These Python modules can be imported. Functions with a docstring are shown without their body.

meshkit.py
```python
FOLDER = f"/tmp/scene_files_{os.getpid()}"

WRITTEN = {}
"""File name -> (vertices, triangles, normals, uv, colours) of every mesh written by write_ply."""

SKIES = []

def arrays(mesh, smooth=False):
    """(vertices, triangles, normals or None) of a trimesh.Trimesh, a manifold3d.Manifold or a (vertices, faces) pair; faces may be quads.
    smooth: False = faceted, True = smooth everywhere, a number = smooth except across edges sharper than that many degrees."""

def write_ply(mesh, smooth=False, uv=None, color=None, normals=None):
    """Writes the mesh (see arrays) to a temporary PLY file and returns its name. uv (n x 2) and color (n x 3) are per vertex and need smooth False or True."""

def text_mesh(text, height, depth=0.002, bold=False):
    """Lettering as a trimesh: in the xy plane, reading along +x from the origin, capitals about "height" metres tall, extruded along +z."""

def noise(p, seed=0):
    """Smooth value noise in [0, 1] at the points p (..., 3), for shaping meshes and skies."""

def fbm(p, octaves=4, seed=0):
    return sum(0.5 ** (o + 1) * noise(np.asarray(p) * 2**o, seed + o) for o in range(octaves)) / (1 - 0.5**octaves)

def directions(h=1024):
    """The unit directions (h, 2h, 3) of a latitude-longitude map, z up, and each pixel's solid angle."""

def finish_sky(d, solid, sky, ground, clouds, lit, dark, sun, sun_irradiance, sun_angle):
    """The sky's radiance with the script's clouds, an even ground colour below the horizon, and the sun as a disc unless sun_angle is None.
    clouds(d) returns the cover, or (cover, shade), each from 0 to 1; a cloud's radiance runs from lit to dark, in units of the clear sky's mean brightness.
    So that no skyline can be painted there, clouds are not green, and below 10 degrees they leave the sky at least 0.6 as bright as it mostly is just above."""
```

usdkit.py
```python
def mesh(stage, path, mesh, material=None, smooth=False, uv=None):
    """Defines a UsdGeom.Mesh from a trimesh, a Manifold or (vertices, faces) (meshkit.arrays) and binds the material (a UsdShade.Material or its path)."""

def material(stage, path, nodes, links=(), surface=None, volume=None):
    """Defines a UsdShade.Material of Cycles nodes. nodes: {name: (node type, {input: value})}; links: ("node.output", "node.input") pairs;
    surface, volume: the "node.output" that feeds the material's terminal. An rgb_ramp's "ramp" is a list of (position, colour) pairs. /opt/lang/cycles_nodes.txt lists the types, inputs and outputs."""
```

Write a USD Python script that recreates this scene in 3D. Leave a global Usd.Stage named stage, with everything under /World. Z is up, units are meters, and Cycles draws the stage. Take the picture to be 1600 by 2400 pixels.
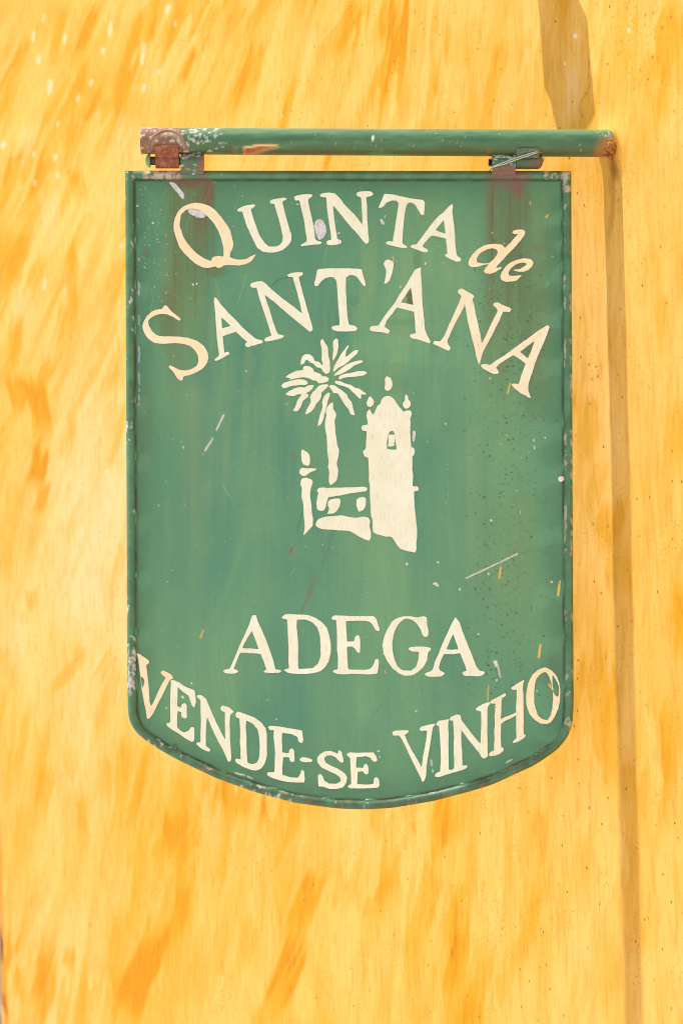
import math, random
import numpy as np
import trimesh
import usdkit, meshkit
from pxr import Usd, UsdGeom, UsdLux, UsdShade, Gf, Sdf, Vt
from shapely.geometry import Polygon, LineString, Point, MultiPolygon
from shapely.ops import unary_union

# ------------------------------------------------------------------ stage, camera, light
stage = Usd.Stage.CreateInMemory()
UsdGeom.SetStageUpAxis(stage, "Z")
UsdGeom.SetStageMetersPerUnit(stage, 1.0)
UsdGeom.Xform.Define(stage, "/World")
UsdGeom.Scope.Define(stage, "/World/Looks")

S = 0.0006            # metres of the sign plane per pixel of the 1600 x 2400 photograph
DIST = 3.4            # camera to sign
EYE = 2.6             # height of the camera and of the sign's middle
EXPOSURE = 0.66
SKY = 0.15
SUN = 0.98
ELEV = math.radians(63.0)
BACK = -0.01          # the sun stands almost in the plane of the sign, a touch in front

cam = UsdGeom.Camera.Define(stage, "/World/camera")
cam.CreateFocalLengthAttr(85.0)
cam.CreateHorizontalApertureAttr(85.0 * 1600 * S / DIST)
cam.CreateVerticalApertureAttr(85.0 * 2400 * S / DIST)
cam.CreateFStopAttr(8.0)
cam.CreateFocusDistanceAttr(DIST)
cam.CreateClippingRangeAttr(Gf.Vec2f(0.05, 2000))
cam.CreateExposureAttr(EXPOSURE)
cam.AddTranslateOp().Set(Gf.Vec3d(0, -DIST, EYE))
cam.AddRotateXOp().Set(90.0)

L = np.array([-math.cos(ELEV), BACK, math.sin(ELEV)]); L /= np.linalg.norm(L)
dome = UsdLux.DomeLight.Define(stage, "/World/sky")
dm = usdkit.material(stage, "/World/Looks/sky_look", {
    "sky": ("sky_texture", {"sky_type": "single_scattering", "sun_disc": False, "sun_elevation": float(math.asin(L[2])),
                            "sun_rotation": float(math.atan2(L[0], L[1])), "aerosol_density": 2.0}),
    "wb": ("mix", {"mix_type": "multiply", "fac": 1.0, "color2": (1.08, 1.0, 0.76)}),
    "bg": ("background_shader", {"strength": SKY})}, [("sky.color", "wb.color1"), ("wb.color", "bg.color")], surface="bg.background")
UsdShade.MaterialBindingAPI.Apply(dome.GetPrim()).Bind(dm)
dome.GetPrim().SetCustomDataByKey("kind", "structure")
sun = UsdLux.DistantLight.Define(stage, "/World/sun")
sun.CreateIntensityAttr(SUN); sun.CreateNormalizeAttr(True); sun.CreateAngleAttr(0.5)
sun.CreateColorAttr(Gf.Vec3f(1.0, 0.98, 0.96))
zx = L; xx = np.cross([0, 1.0, 0.0], zx); xx /= np.linalg.norm(xx); yx = np.cross(zx, xx)
sun.AddTransformOp().Set(Gf.Matrix4d(*xx, 0, *yx, 0, *zx, 0, 0, 0, 0, 1))

# ------------------------------------------------------------------ helpers
def lin(c):
    c = np.asarray(c, float) / 255.0
    return np.where(c < 0.04045, c / 12.92, ((c + 0.055) / 1.055) ** 2.4)

def P(x, y, d=0.0):
    """Point of the sign plane at photograph pixel (x, y), d pixels towards the viewer."""
    x, y, d = np.broadcast_arrays(np.asarray(x, float), np.asarray(y, float), np.asarray(d, float))
    return np.stack([(x - 800) * S, -d * S, EYE - (y - 1200) * S], -1)

used = {}
def path_for(name, parent="/World"):
    n = used.get((parent, name), 0); used[(parent, name)] = n + 1
    return f"{parent}/{name}" + (f"_{n:03d}" if n else "")

def tag(prim, label=None, cat=None, group=None, kind=None):
    prim = prim.GetPrim() if hasattr(prim, "GetPrim") else prim
    for k, v in (("label", label), ("category", cat), ("group", group), ("kind", kind)):
        if v: prim.SetCustomDataByKey(k, v)
    return prim

def obj(name, mesh, mat, parent="/World", smooth=False, col=None):
    p = path_for(name, parent)
    m = usdkit.mesh(stage, p, mesh, mat, smooth=smooth)
    if col is not None:
        UsdGeom.PrimvarsAPI(m).CreatePrimvar("col", Sdf.ValueTypeNames.Color3fArray, "vertex").Set(Vt.Vec3fArray.FromNumpy(np.asarray(col, np.float32)))
    return p

def thing(name, label, cat):
    p = path_for(name)
    x = UsdGeom.Xform.Define(stage, p)
    tag(x, label, cat)
    return p

def grid_faces(ny, nx, wrap=False):
    i, j = np.meshgrid(np.arange(ny - 1), np.arange(nx if wrap else nx - 1), indexing="ij")
    j2 = (j + 1) % nx
    a, b, c, d = i * nx + j, i * nx + j2, (i + 1) * nx + j2, (i + 1) * nx + j
    return np.vstack([np.stack([a, b, c], -1).reshape(-1, 3), np.stack([a, c, d], -1).reshape(-1, 3)])

def orient(v, f):
    t = trimesh.Trimesh(v, f, process=False)
    return (v, f[:, ::-1]) if t.volume < 0 else (v, f)

def sstep(a, b, x):
    t = np.clip((x - a) / (b - a), 0, 1)
    return t * t * (3 - 2 * t)

def fb(x, y, oct=4, seed=0):
    out, tot = 0.0, 0.0
    for o in range(oct):                      # each octave turned, so that no lattice shows
        a = 0.6 + 1.1 * o + 0.37 * seed; k = 2.0 ** o; c, s = math.cos(a), math.sin(a)
        p = np.stack([k * (c * x - s * y) + 7.3 * o, k * (s * x + c * y) + 3.1 * o, np.full_like(x, 0.5 + 0.31 * o)], -1)
        out = out + 0.5 ** o * meshkit.noise(p, seed + o); tot += 0.5 ** o
    return out / tot

def mixc(col, c, a):
    return col * (1 - a[..., None]) + np.asarray(c) * a[..., None]

def M(name, nodes, links, surface="p.BSDF"):
    return usdkit.material(stage, f"/World/Looks/{name}", nodes, links, surface=surface)

def painted(name, rough=0.45, scale=350.0, bump=0.15, spec=0.5, vary=0.08):
    """Vertex-coloured paint with a fine uneven skin."""
    return M(name, {
        "c": ("attribute", {"attribute": "col"}),
        "tc": ("texture_coordinate", {}),
        "n": ("noise_texture", {"scale": scale, "detail": 4.0, "roughness": 0.6}),
        "n2": ("noise_texture", {"scale": scale * 3.1, "detail": 2.0}),
        "r": ("map_range", {"from_min": 0.3, "from_max": 0.7, "to_min": rough - 0.08, "to_max": rough + 0.12}),
        "v": ("map_range", {"from_min": 0.25, "from_max": 0.75, "to_min": 1 - vary, "to_max": 1 + vary}),
        "m": ("mix", {"mix_type": "multiply", "fac": 1.0}),
        "b": ("bump", {"strength": bump, "distance": 0.001}),
        "p": ("principled_bsdf", {"specular_ior_level": spec})},
        [("tc.object", "n.vector"), ("tc.object", "n2.vector"), ("n.fac", "r.value"), ("r.result", "p.roughness"), ("n.fac", "b.height"), ("n2.fac", "v.value"),
         ("c.color", "m.color1"), ("v.result", "m.color2"), ("m.color", "p.base_color"), ("b.normal", "p.normal")])

MAT_PANEL = painted("panel_paint", 0.40, 160, 0.06, 0.5, 0.025)
MAT_METAL = painted("metal_paint", 0.40, 300, 0.22)
MAT_RUST = painted("rusty_metal", 0.75, 420, 0.5, 0.3)
MAT_WIRE = M("bright_wire", {"p": ("principled_bsdf", {"base_color": (0.55, 0.53, 0.48), "metallic": 0.8, "roughness": 0.35})}, [])

def letter_mat(name, ca, cb, spots):
    return M(name, {
        "tc": ("texture_coordinate", {}),
        "mp": ("mapping", {"scale": (500.0, 1.0, 70.0)}),
        "n": ("noise_texture", {"scale": 1.0, "detail": 3.0}),
        "big": ("noise_texture", {"scale": 28.0, "detail": 3.0}),
        "rb": ("rgb_ramp", {"ramp": [(0.3, tuple(ca)), (0.72, tuple(cb))]}),
        "vo": ("voronoi_texture", {"scale": 170.0}),
        "vs": ("map_range", {"from_min": 0.06, "from_max": 0.16, "to_min": spots, "to_max": 0.0, "clamp": True}),
        "gate": ("noise_texture", {"scale": 60.0, "detail": 2.0}),
        "gm": ("map_range", {"from_min": 0.5, "from_max": 0.6, "to_min": 0.0, "to_max": 1.0, "clamp": True}),
        "sp": ("math", {"math_type": "multiply"}),
        "mx": ("mix", {"color2": tuple(lin((105, 85, 62)))}),
        "st": ("rgb_ramp", {"ramp": [(0.27, (0.70, 0.76, 0.68)), (0.36, (0.93, 0.94, 0.92)), (0.50, (1.0, 1.0, 1.0)), (0.7, (1.02, 1.02, 1.03))]}),
        "mm": ("mix", {"mix_type": "multiply", "fac": 1.0}),
        "b": ("bump", {"strength": 0.25, "distance": 0.0004}),
        "p": ("principled_bsdf", {"roughness": 0.5, "specular_ior_level": 0.4})},
        [("tc.object", "mp.vector"), ("mp.vector", "n.vector"), ("tc.object", "big.vector"), ("tc.object", "vo.vector"), ("tc.object", "gate.vector"),
         ("gate.fac", "gm.value"), ("vo.distance", "vs.value"), ("vs.result", "sp.value1"), ("gm.result", "sp.value2"), ("sp.value", "mx.fac"),
         ("big.fac", "rb.fac"), ("rb.color", "mx.color1"), ("n.fac", "st.fac"), ("mx.color", "mm.color1"), ("st.color", "mm.color2"),
         ("mm.color", "p.base_color"), ("n.fac", "b.height"), ("b.normal", "p.normal")])

MAT_CREAM = letter_mat("cream_paint", lin((236, 236, 226)), lin((228, 227, 210)), 0.25)
MAT_STAINED = letter_mat("stained_cream_paint", lin((243, 228, 204)), lin((242, 214, 180)), 0.8)
MAT_SPOTTED = letter_mat("spotted_cream_paint", lin((240, 232, 216)), lin((236, 218, 194)), 1.0)
# ------------------------------------------------------------------ the yellow wall
ANG = math.radians(60.0)
CA, SA = math.cos(ANG), math.sin(ANG)
XB = (1434 - 800) * S          # where the arm enters the wall
rng = np.random.default_rng(7)

def wall_px(t, z, rel=0.0):
    X, Y = XB - t * CA - rel * SA, t * SA - rel * CA
    f = DIST / (DIST + Y)
    return 800 + X * f / S, 1200 - (z - EYE) * f / S

# wash of the lime paint: brush dabs laid on a raster that is then carried to the wall's own surface points
RX0, RY0, RS = -60, -60, 2
RW, RH = 860, 1260
ry, rx = np.meshgrid(np.arange(RH) * RS + RY0, np.arange(RW) * RS + RX0, indexing="ij")
rx = rx.astype(float); ry = ry.astype(float)
wx = rx + 26 * (fb(rx / 70, ry / 90, 3, 40) - 0.5); wy = ry + 30 * (fb(rx / 70, ry / 90, 3, 41) - 0.5)
lean = np.interp(rx, [0, 650, 1050, 1600], [0.40, 0.36, 0.14, 0.03]) * np.interp(ry, [0, 1300, 1800, 2400], [1.0, 0.8, 0.45, 0.35])
su = rx + lean * (ry - 1200) + 90 * (fb(rx / 320, ry / 380, 2, 45) - 0.5)
s1 = fb(su / 24, ry / 210, 2, 46); s2 = fb(su / 42, ry / 280, 3, 47); s3 = fb(su / 70, ry / 330, 2, 48)
where = 0.25 + 0.9 * sstep(0.40, 0.60, fb(rx / 230, ry / 300, 2, 49))
side = np.where(rx < 1000, 1.0, np.interp(rx, [1000, 1300], [1.0, 0.6]))
dark = 0.12 + 0.24 * sstep(0.42, 0.56, s3) + side * where * (0.17 * sstep(0.515, 0.555, s1) + 0.38 * sstep(0.52, 0.555, s2))
low = sstep(1500, 2100, ry) * sstep(1500, 900, rx)
dark = np.clip(dark + 0.06 * low - 0.20 * np.exp(-(((rx - 215) / 130) ** 2 + ((ry - 1180) / 420) ** 2)) - 0.12 * np.exp(-(((rx - 100) / 120) ** 2 + ((ry - 450) / 250) ** 2)), 0, 1)
pale = np.clip(np.clip(1.8 * (fb(rx / 260, ry / 340, 3, 9) - 0.42), 0, 1) * np.where(rx < 620, 0.8, 0.4) + 0.8 * np.exp(-(((rx - 215) / 120) ** 2 + ((ry - 1180) / 400) ** 2)), 0, 1)

def dab(x0, y0, x1, y1, w, amount, arr, soft=0.22):
    m = w + 26
    i0, i1 = int((min(y0, y1) - m - RY0) / RS), int((max(y0, y1) + m - RY0) / RS) + 1
    j0, j1 = int((min(x0, x1) - m - RX0) / RS), int((max(x0, x1) + m - RX0) / RS) + 1
    i0, j0, i1, j1 = max(i0, 0), max(j0, 0), min(i1, RH), min(j1, RW)
    if i1 <= i0 or j1 <= j0: return
    X, Y = wx[i0:i1, j0:j1], wy[i0:i1, j0:j1]
    dx, dy = x1 - x0, y1 - y0; ln = math.hypot(dx, dy) + 1e-6
    u = ((X - x0) * dx + (Y - y0) * dy) / ln / ln
    v = (-(X - x0) * dy + (Y - y0) * dx) / ln / (w * 0.5)
    seed = rng.random() * 50
    streak = 0.45 + 1.1 * meshkit.noise(np.stack([v * 4 + seed, u * 1.2, np.zeros_like(u)], -1))
    bend = rng.normal(0, 0.3)
    prof = 1 - sstep(1 - soft, 1.05, np.abs(v + 0.25 * (u - 0.5) + bend * ((u - 0.5) ** 2 * 4 - 0.5)))
    ends = sstep(-0.15, 0.25, u + 0.12 * (streak - 1)) * (1 - sstep(0.45, 1.15, u + 0.2 * (streak - 1)))
    a = np.clip(prof * ends * streak, 0, 1) * min(abs(amount) * 1.12, 1.0)
    arr[i0:i1, j0:j1] = arr[i0:i1, j0:j1] * (1 - a) + (1.0 if amount > 0 else 0.0) * a

for _ in range(700):                       # field of random strokes, leaning like / on the left and near upright on the right
    x, y = rng.uniform(-60, 1660), rng.uniform(-60, 2460)
    lean = np.interp(x, [0, 700, 1100, 1600], [0.36, 0.34, 0.16, 0.05]) + rng.normal(0, 0.10)
    lean *= np.interp(y, [1200, 1800], [1.0, 0.45])
    ln = rng.uniform(90, 340); w = rng.uniform(10, 52)
    dx, dy = -math.sin(lean) * ln, math.cos(lean) * ln
    dab(x, y, x + dx, y + dy, w, rng.choice([-1, 1], p=[0.5, 0.5]) * rng.uniform(0.10, 0.40) * (0.75 if x > 1100 else 1), dark)
K = 1600 / 1568
for x0, y0, x1, y1, w, a in [               # the strong strokes, as they stand
    (60, 90, 15, 200, 22, .5), (150, 15, 108, 160, 22, .55), (232, 15, 165, 150, 26, .7), (200, 130, 150, 260, 22, .6), (330, 25, 270, 190, 24, .55),
    (410, 20, 350, 160, 26, .45), (500, 10, 465, 100, 22, .5), (560, 15, 520, 75, 26, .5), (600, 100, 552, 270, 40, .55), (830, 5, 735, 140, 44, .6),
    (900, 0, 860, 110, 40, .4), (300, 220, 250, 330, 20, .4), (120, 370, 55, 480, 26, .5), (40, 180, 0, 270, 22, .4), (190, 270, 140, 430, 22, .5),
    (175, 390, 185, 470, 34, .5), (60, 540, 15, 690, 34, .6), (95, 590, 60, 700, 26, .5), (170, 560, 160, 760, 26, .6), (145, 700, 120, 800, 20, .5),
    (45, 730, 15, 880, 30, .65), (75, 860, 95, 1030, 46, .8), (30, 860, 45, 960, 34, .7), (115, 820, 85, 980, 30, .6), (100, 1030, 70, 1130, 38, .95), (105, 1110, 78, 1200, 24, .7),
    (165, 950, 155, 1040, 14, .4), (72, 1350, 76, 1410, 26, .5), (18, 1250, 22, 1360, 22, .3), (12, 1480, 20, 1560, 30, .35), (200, 1500, 90, 1620, 26, .5),
    (265, 1490, 215, 1580, 26, .5), (180, 1480, 180, 1540, 22, .4), (110, 1760, 92, 1910, 30, .55), (165, 1700, 155, 1800, 30, .3), (250, 1740, 238, 1860, 24, .5),
    (290, 1700, 272, 1840, 26, .5), (345, 1700, 285, 1970, 24, .6), (200, 1830, 190, 1960, 26, .5), (420, 1880, 345, 2020, 40, .5), (460, 1900, 400, 1990, 26, .45),
    (85, 2060, 40, 2200, 24, .35), (115, 2170, 70, 2340, 30, .7), (160, 2180, 150, 2230, 26, .6), (375, 2110, 290, 2300, 52, .95), (340, 2200, 280, 2360, 60, .9), (270, 2100, 260, 2240, 22, .4),
    (420, 2040, 395, 2180, 34, .5), (570, 2100, 530, 2280, 24, .35), (730, 2010, 650, 2200, 50, .6), (690, 2160, 600, 2370, 54, .8), (660, 1900, 620, 2010, 20, .3),
    (830, 1960, 790, 2100, 22, .35), (1000, 1980, 940, 2190, 46, .45), (1070, 2030, 1010, 2160, 30, .35), (890, 2010, 860, 2130, 26, .3),
    (1345, 905, 1335, 1070, 46, .5), (1385, 1060, 1350, 1190, 34, .35), (1410, 1150, 1405, 1290, 56, .6), (1430, 1270, 1425, 1370, 60, .4),
    (1560, 10, 1530, 190, 60, .6), (1510, 120, 1490, 200, 40, .5), (1560, 900, 1545, 1120, 50, .5), (1530, 1060, 1525, 1240, 34, .35), (1570, 1330, 1560, 1560, 40, .5),
    (1250, 60, 1235, 160, 20, .3), (1240, 2030, 1190, 2230, 30, .35), (1345, 1920, 1320, 2100, 40, .3), (1530, 1650, 1520, 1900, 26, .35), (1240, 1870, 1210, 1990, 50, .3)]:
    dab(x0 * K, y0 * K, x1 * K, y1 * K, w * K * 1.15, a, dark)
for x0, y0, x1, y1, w, a in [               # broad pale strokes
    (80, 240, 20, 350, 60, .5), (270, 420, 190, 560, 40, .5), (240, 900, 180, 1060, 60, .5), (270, 1080, 235, 1300, 70, .7), (150, 1140, 120, 1320, 40, .7),
    (60, 1420, 80, 1560, 60, .6), (210, 1330, 200, 1460, 80, .6), (140, 1950, 90, 2110, 40, .4), (290, 1990, 260, 2130, 50, .5), (500, 2020, 470, 2200, 70, .4),
    (640, 240, 600, 290, 60, .5), (1060, 150, 1000, 290, 70, .4), (1340, 400, 1335, 900, 44, .5), (1450, 420, 1500, 1000, 60, .5), (1390, 640, 1388, 1120, 14, .6), (1500, 1640, 1505, 1900, 30, .7)]:
    dab(x0 * K, y0 * K, x1 * K, y1 * K, w * K, -a, dark)
for x0, y0, w in [(75, 340, 44), (120, 500, 50), (40, 1480, 60), (210, 1120, 60), (1320, 215, 40), (60, 720, 50), (300, 330, 60), (160, 1290, 60)]:
    dab(x0 * K, (y0 - 60) * K, (x0 - 20) * K, (y0 + 70) * K, w * K, .5, pale)

base_l, base_d, base_p, base_dd = [np.array([0.70, 0.57, 0.46]) * lin(q) for q in ((252, 213, 127), (232, 180, 42), (251, 223, 180), (218, 160, 6))]
dk = np.clip(dark, 0, 1)
grain = fb(rx / 5.0, ry / 60.0, 3, 77)
dk = np.clip(dk + 0.16 * (grain - 0.5) * np.where(rx > 900, 1.0, 0.4), 0, 1)
wash = mixc(np.broadcast_to(base_l, rx.shape + (3,)).copy(), base_d, np.clip(dk * 1.25, 0, 1))
wash = mixc(wash, base_dd, sstep(0.72, 1.0, dk))
wash = mixc(wash, base_p, pale * (1 - dk) * 0.9)

def mark(x0, y0, x1, y1, w, color, amt):
    a = np.zeros_like(dark); dab(x0, y0, x1, y1, w, amt, a, soft=0.5)
    global wash
    wash = mixc(wash, 0.7 * lin(color), a)

def fleck(x, y, w, h, amt=0.9):              # bare white spots where the wash never took
    i, j = int((y - RY0) / RS), int((x - RX0) / RS)
    r = int(max(w, h) / RS) + 3
    i0, i1, j0, j1 = max(i - r, 0), min(i + r, RH), max(j - r, 0), min(j + r, RW)
    if i1 <= i0 or j1 <= j0: return
    X, Y = rx[i0:i1, j0:j1] - x, ry[i0:i1, j0:j1] - y
    q = (X + Y * 0.10 + 7 * (fb(rx[i0:i1, j0:j1] / 7, ry[i0:i1, j0:j1] / 9, 2, 3) - 0.5)) ** 2 / (w / 2) ** 2 + Y ** 2 / (h / 2) ** 2
    a = (1 - sstep(0.6, 1.2, q)) * amt
    wash[i0:i1, j0:j1] = mixc(wash[i0:i1, j0:j1], 0.66 * lin((252, 246, 232)), a)

for x, y, w, h in [(258, 66, 12, 38), (335, 126, 14, 56), (117, 203, 18, 42), (337, 206, 12, 24), (152, 90, 12, 26), (90, 138, 12, 24), (214, 192, 11, 18), (136, 290, 10, 16), (184, 228, 9, 26),
                   (102, 40, 9, 26), (78, 84, 12, 30), (392, 20, 12, 24), (410, 54, 8, 14), (242, 118, 10, 18), (82, 428, 8, 18), (136, 410, 10, 18), (104, 666, 12, 30), (130, 368, 9, 18), (8, 338, 16, 22),
                   (372, 168, 8, 14), (80, 360, 8, 16), (250, 1104, 9, 12), (285, 575, 9, 14), (970, 296, 9, 18), (1357, 24, 7, 22), (1348, 84, 9, 14), (1352, 150, 5, 10), (1345, 62, 5, 10), (1155, 106, 5, 18),
                   (1247, 208, 7, 12), (1241, 262, 7, 16), (1355, 292, 6, 20), (1412, 60, 5, 8), (1440, 110, 5, 9), (1323, 148, 5, 9), (1474, 70, 5, 12), (1515, 25, 7, 10), (1400, 3, 7, 8), (1012, 150, 6, 10), (937, 208, 7, 12),
                   (905, 60, 7, 14), (700, 30, 8, 14), (640, 200, 7, 12), (540, 240, 8, 14)]:
    if x > 500 and (int(x) % 5) < 3: continue
    fleck(x, y, w * (.8 if x < 900 else 1), h, .36 if x < 900 else .85)
# stains: under the arm, along the outer corner, a hairline crack
mark(1436, 372, 1440, 430, 22, (150, 92, 20), .75); mark(1440, 300, 1448, 350, 14, (160, 95, 20), .6); mark(1432, 370, 1424, 600, 16, (190, 130, 40), .45)
for i in range(8):
    yy = 1860 + i * 70
    mark(-10 + (yy - 1860) * 0.04, yy - 50, -4 + (yy - 1860) * 0.04, yy + 130, 18, (214, 138, 10), .35)
mark(0, 2180, 6, 2260, 16, (110, 50, 20), .9); mark(8, 2330, 14, 2400, 12, (190, 100, 20), .9)
crack = [(1378, 140), (1380, 165), (1382, 190), (1378, 210), (1366, 226), (1360, 244), (1364, 262), (1370, 276)]
for a, b in zip(crack[:-1], crack[1:]):
    mark(*a, *b, 3.4, (150, 95, 25), .7)

for _ in range(520):                          # dark flecks of grit, gathered towards the upper right
    x, y = rng.uniform(1340, 1610), rng.uniform(-20, 2420)
    if rng.random() < 0.5: x, y = rng.normal(1540, 50), abs(rng.normal(0, 150))
    if fb(np.array([x / 60.0]), np.array([y / 90.0]), 2, 61)[0] < 0.46: continue
    r = rng.choice([0.6, 1.1, 2.0], p=[.6, .32, .08]); i, j = int((y - RY0) / RS), int((x - RX0) / RS)
    if not (4 < i < RH - 4 and 4 < j < RW - 4): continue
    sl = np.s_[i - 3:i + 4, j - 3:j + 4]
    wash[sl] = mixc(wash[sl], 0.6 * lin((128, 72, 12)), sstep(r + 1, r - 1, np.hypot(rx[sl] - x, (ry[sl] - y) / 1.4)) * rng.uniform(.4, .9))
tt = np.concatenate([np.arange(-4.0, -0.32, 0.4), np.arange(-0.32, 0.6, 0.0024), np.arange(0.6, 2.27, 0.0055), [2.28]])
zz = np.concatenate([np.arange(0.0, 1.40, 0.2), np.arange(1.42, 3.82, 0.0034), np.arange(3.9, 5.6, 0.2)])
uu = (tt - tt[0]) / (tt[-1] - tt[0])
Z, U = np.meshgrid(zz, uu, indexing="ij")
def t_at(pxx, d=0.0):                                # distance along the wall seen at a pixel column
    k = (pxx - 800) * S / DIST; return (XB + d * SA - k * (DIST + d * CA)) / (CA + k * SA)
tend = np.interp(zz, [0, 1.455, 1.56, 1.67, 1.80, 2.3, 6], [t_at(24, .05), t_at(-4, .045), t_at(-8, .04), t_at(-12, .035), t_at(-22, .03), t_at(-34, .02), t_at(-40)])   # the outer corner is not plumb
T = tt[0] + U * (tend[:, None] - tt[0])
relief = 0.006 * (fb(T * 2.2, Z * 1.6, 3, 5) - 0.5) + 0.0035 * (fb(T * 9, Z * 5, 3, 6) - 0.5) + 0.0012 * (fb(T * 60, Z * 14, 2, 8) - 0.5)
relief += 0.004 * np.exp(-((T - 0.035 - 0.01 * np.sin(Z * 5)) / 0.012) ** 2) * sstep(3.2, 2.9, Z) * 0.5
relief -= 0.036 * np.clip((P(0, 365)[2] - Z) / 1.22, 0, 1.6)                                # wall leans back a little below the arm, shaped to shift the arm shadow
relief += 0.010 * np.exp(-((T / 0.035) ** 2 + ((Z - P(0, 335)[2]) / 0.03) ** 2))           # plaster pushed up round the arm
relief -= 0.006 * sstep(0.012, 0.0, tend[:, None] - T)                                      # rounded arris
px, py = wall_px(T, Z, relief)
fi = np.clip((py - RY0) / RS, 0, RH - 1.001); fj = np.clip((px - RX0) / RS, 0, RW - 1.001)
i0, j0 = fi.astype(int), fj.astype(int); a, b = (fi - i0)[..., None], (fj - j0)[..., None]
wcol = (wash[i0, j0] * (1 - a) * (1 - b) + wash[i0 + 1, j0] * a * (1 - b) + wash[i0, j0 + 1] * (1 - a) * b + wash[i0 + 1, j0 + 1] * a * b)
out = np.clip(np.maximum(np.maximum(-py, py - 2400) / 60, np.maximum(-px - 40, px - 1640) / 20), 0, 1)   # beyond the picture the same wash goes on
gen = np.clip(0.25 + 0.7 * (fb(T * 14 - Z * 3, Z * 4, 4, 21) - 0.45) + 0.5 * (fb(T * 3, Z * 2, 2, 22) - 0.5), 0, 1)
wcol = wcol * (1 - out[..., None]) + mixc(np.broadcast_to(base_l, gen.shape + (3,)), base_d, gen) * out[..., None]
v = np.stack([T, -relief, Z], -1).reshape(-1, 3)
ny, nx = T.shape
f = grid_faces(ny, nx)
nv = len(v)
# thickness: a plain back sheet 0.4 m behind, joined round the rim
rim = np.concatenate([np.arange(nx), np.arange(1, ny) * nx + nx - 1, (ny - 1) * nx + np.arange(nx - 2, -1, -1), np.arange(ny - 2, 0, -1) * nx])
back = v[rim].copy(); back[:, 1] = 0.4
k = len(rim); ids = np.arange(k)
side = np.vstack([np.stack([rim, nv + ids, nv + (ids + 1) % k], -1), np.stack([rim, nv + (ids + 1) % k, rim[(ids + 1) % k]], -1)])
cidx = nv + k
cap = np.stack([nv + ids, np.full(k, cidx), nv + (ids + 1) % k], -1)
v = np.vstack([v, back, [[v[:, 0].mean(), 0.4, 2.5]]]); f = np.vstack([f, side, cap])
wcol = np.vstack([wcol.reshape(-1, 3), np.broadcast_to(base_l, (k + 1, 3))])
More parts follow.
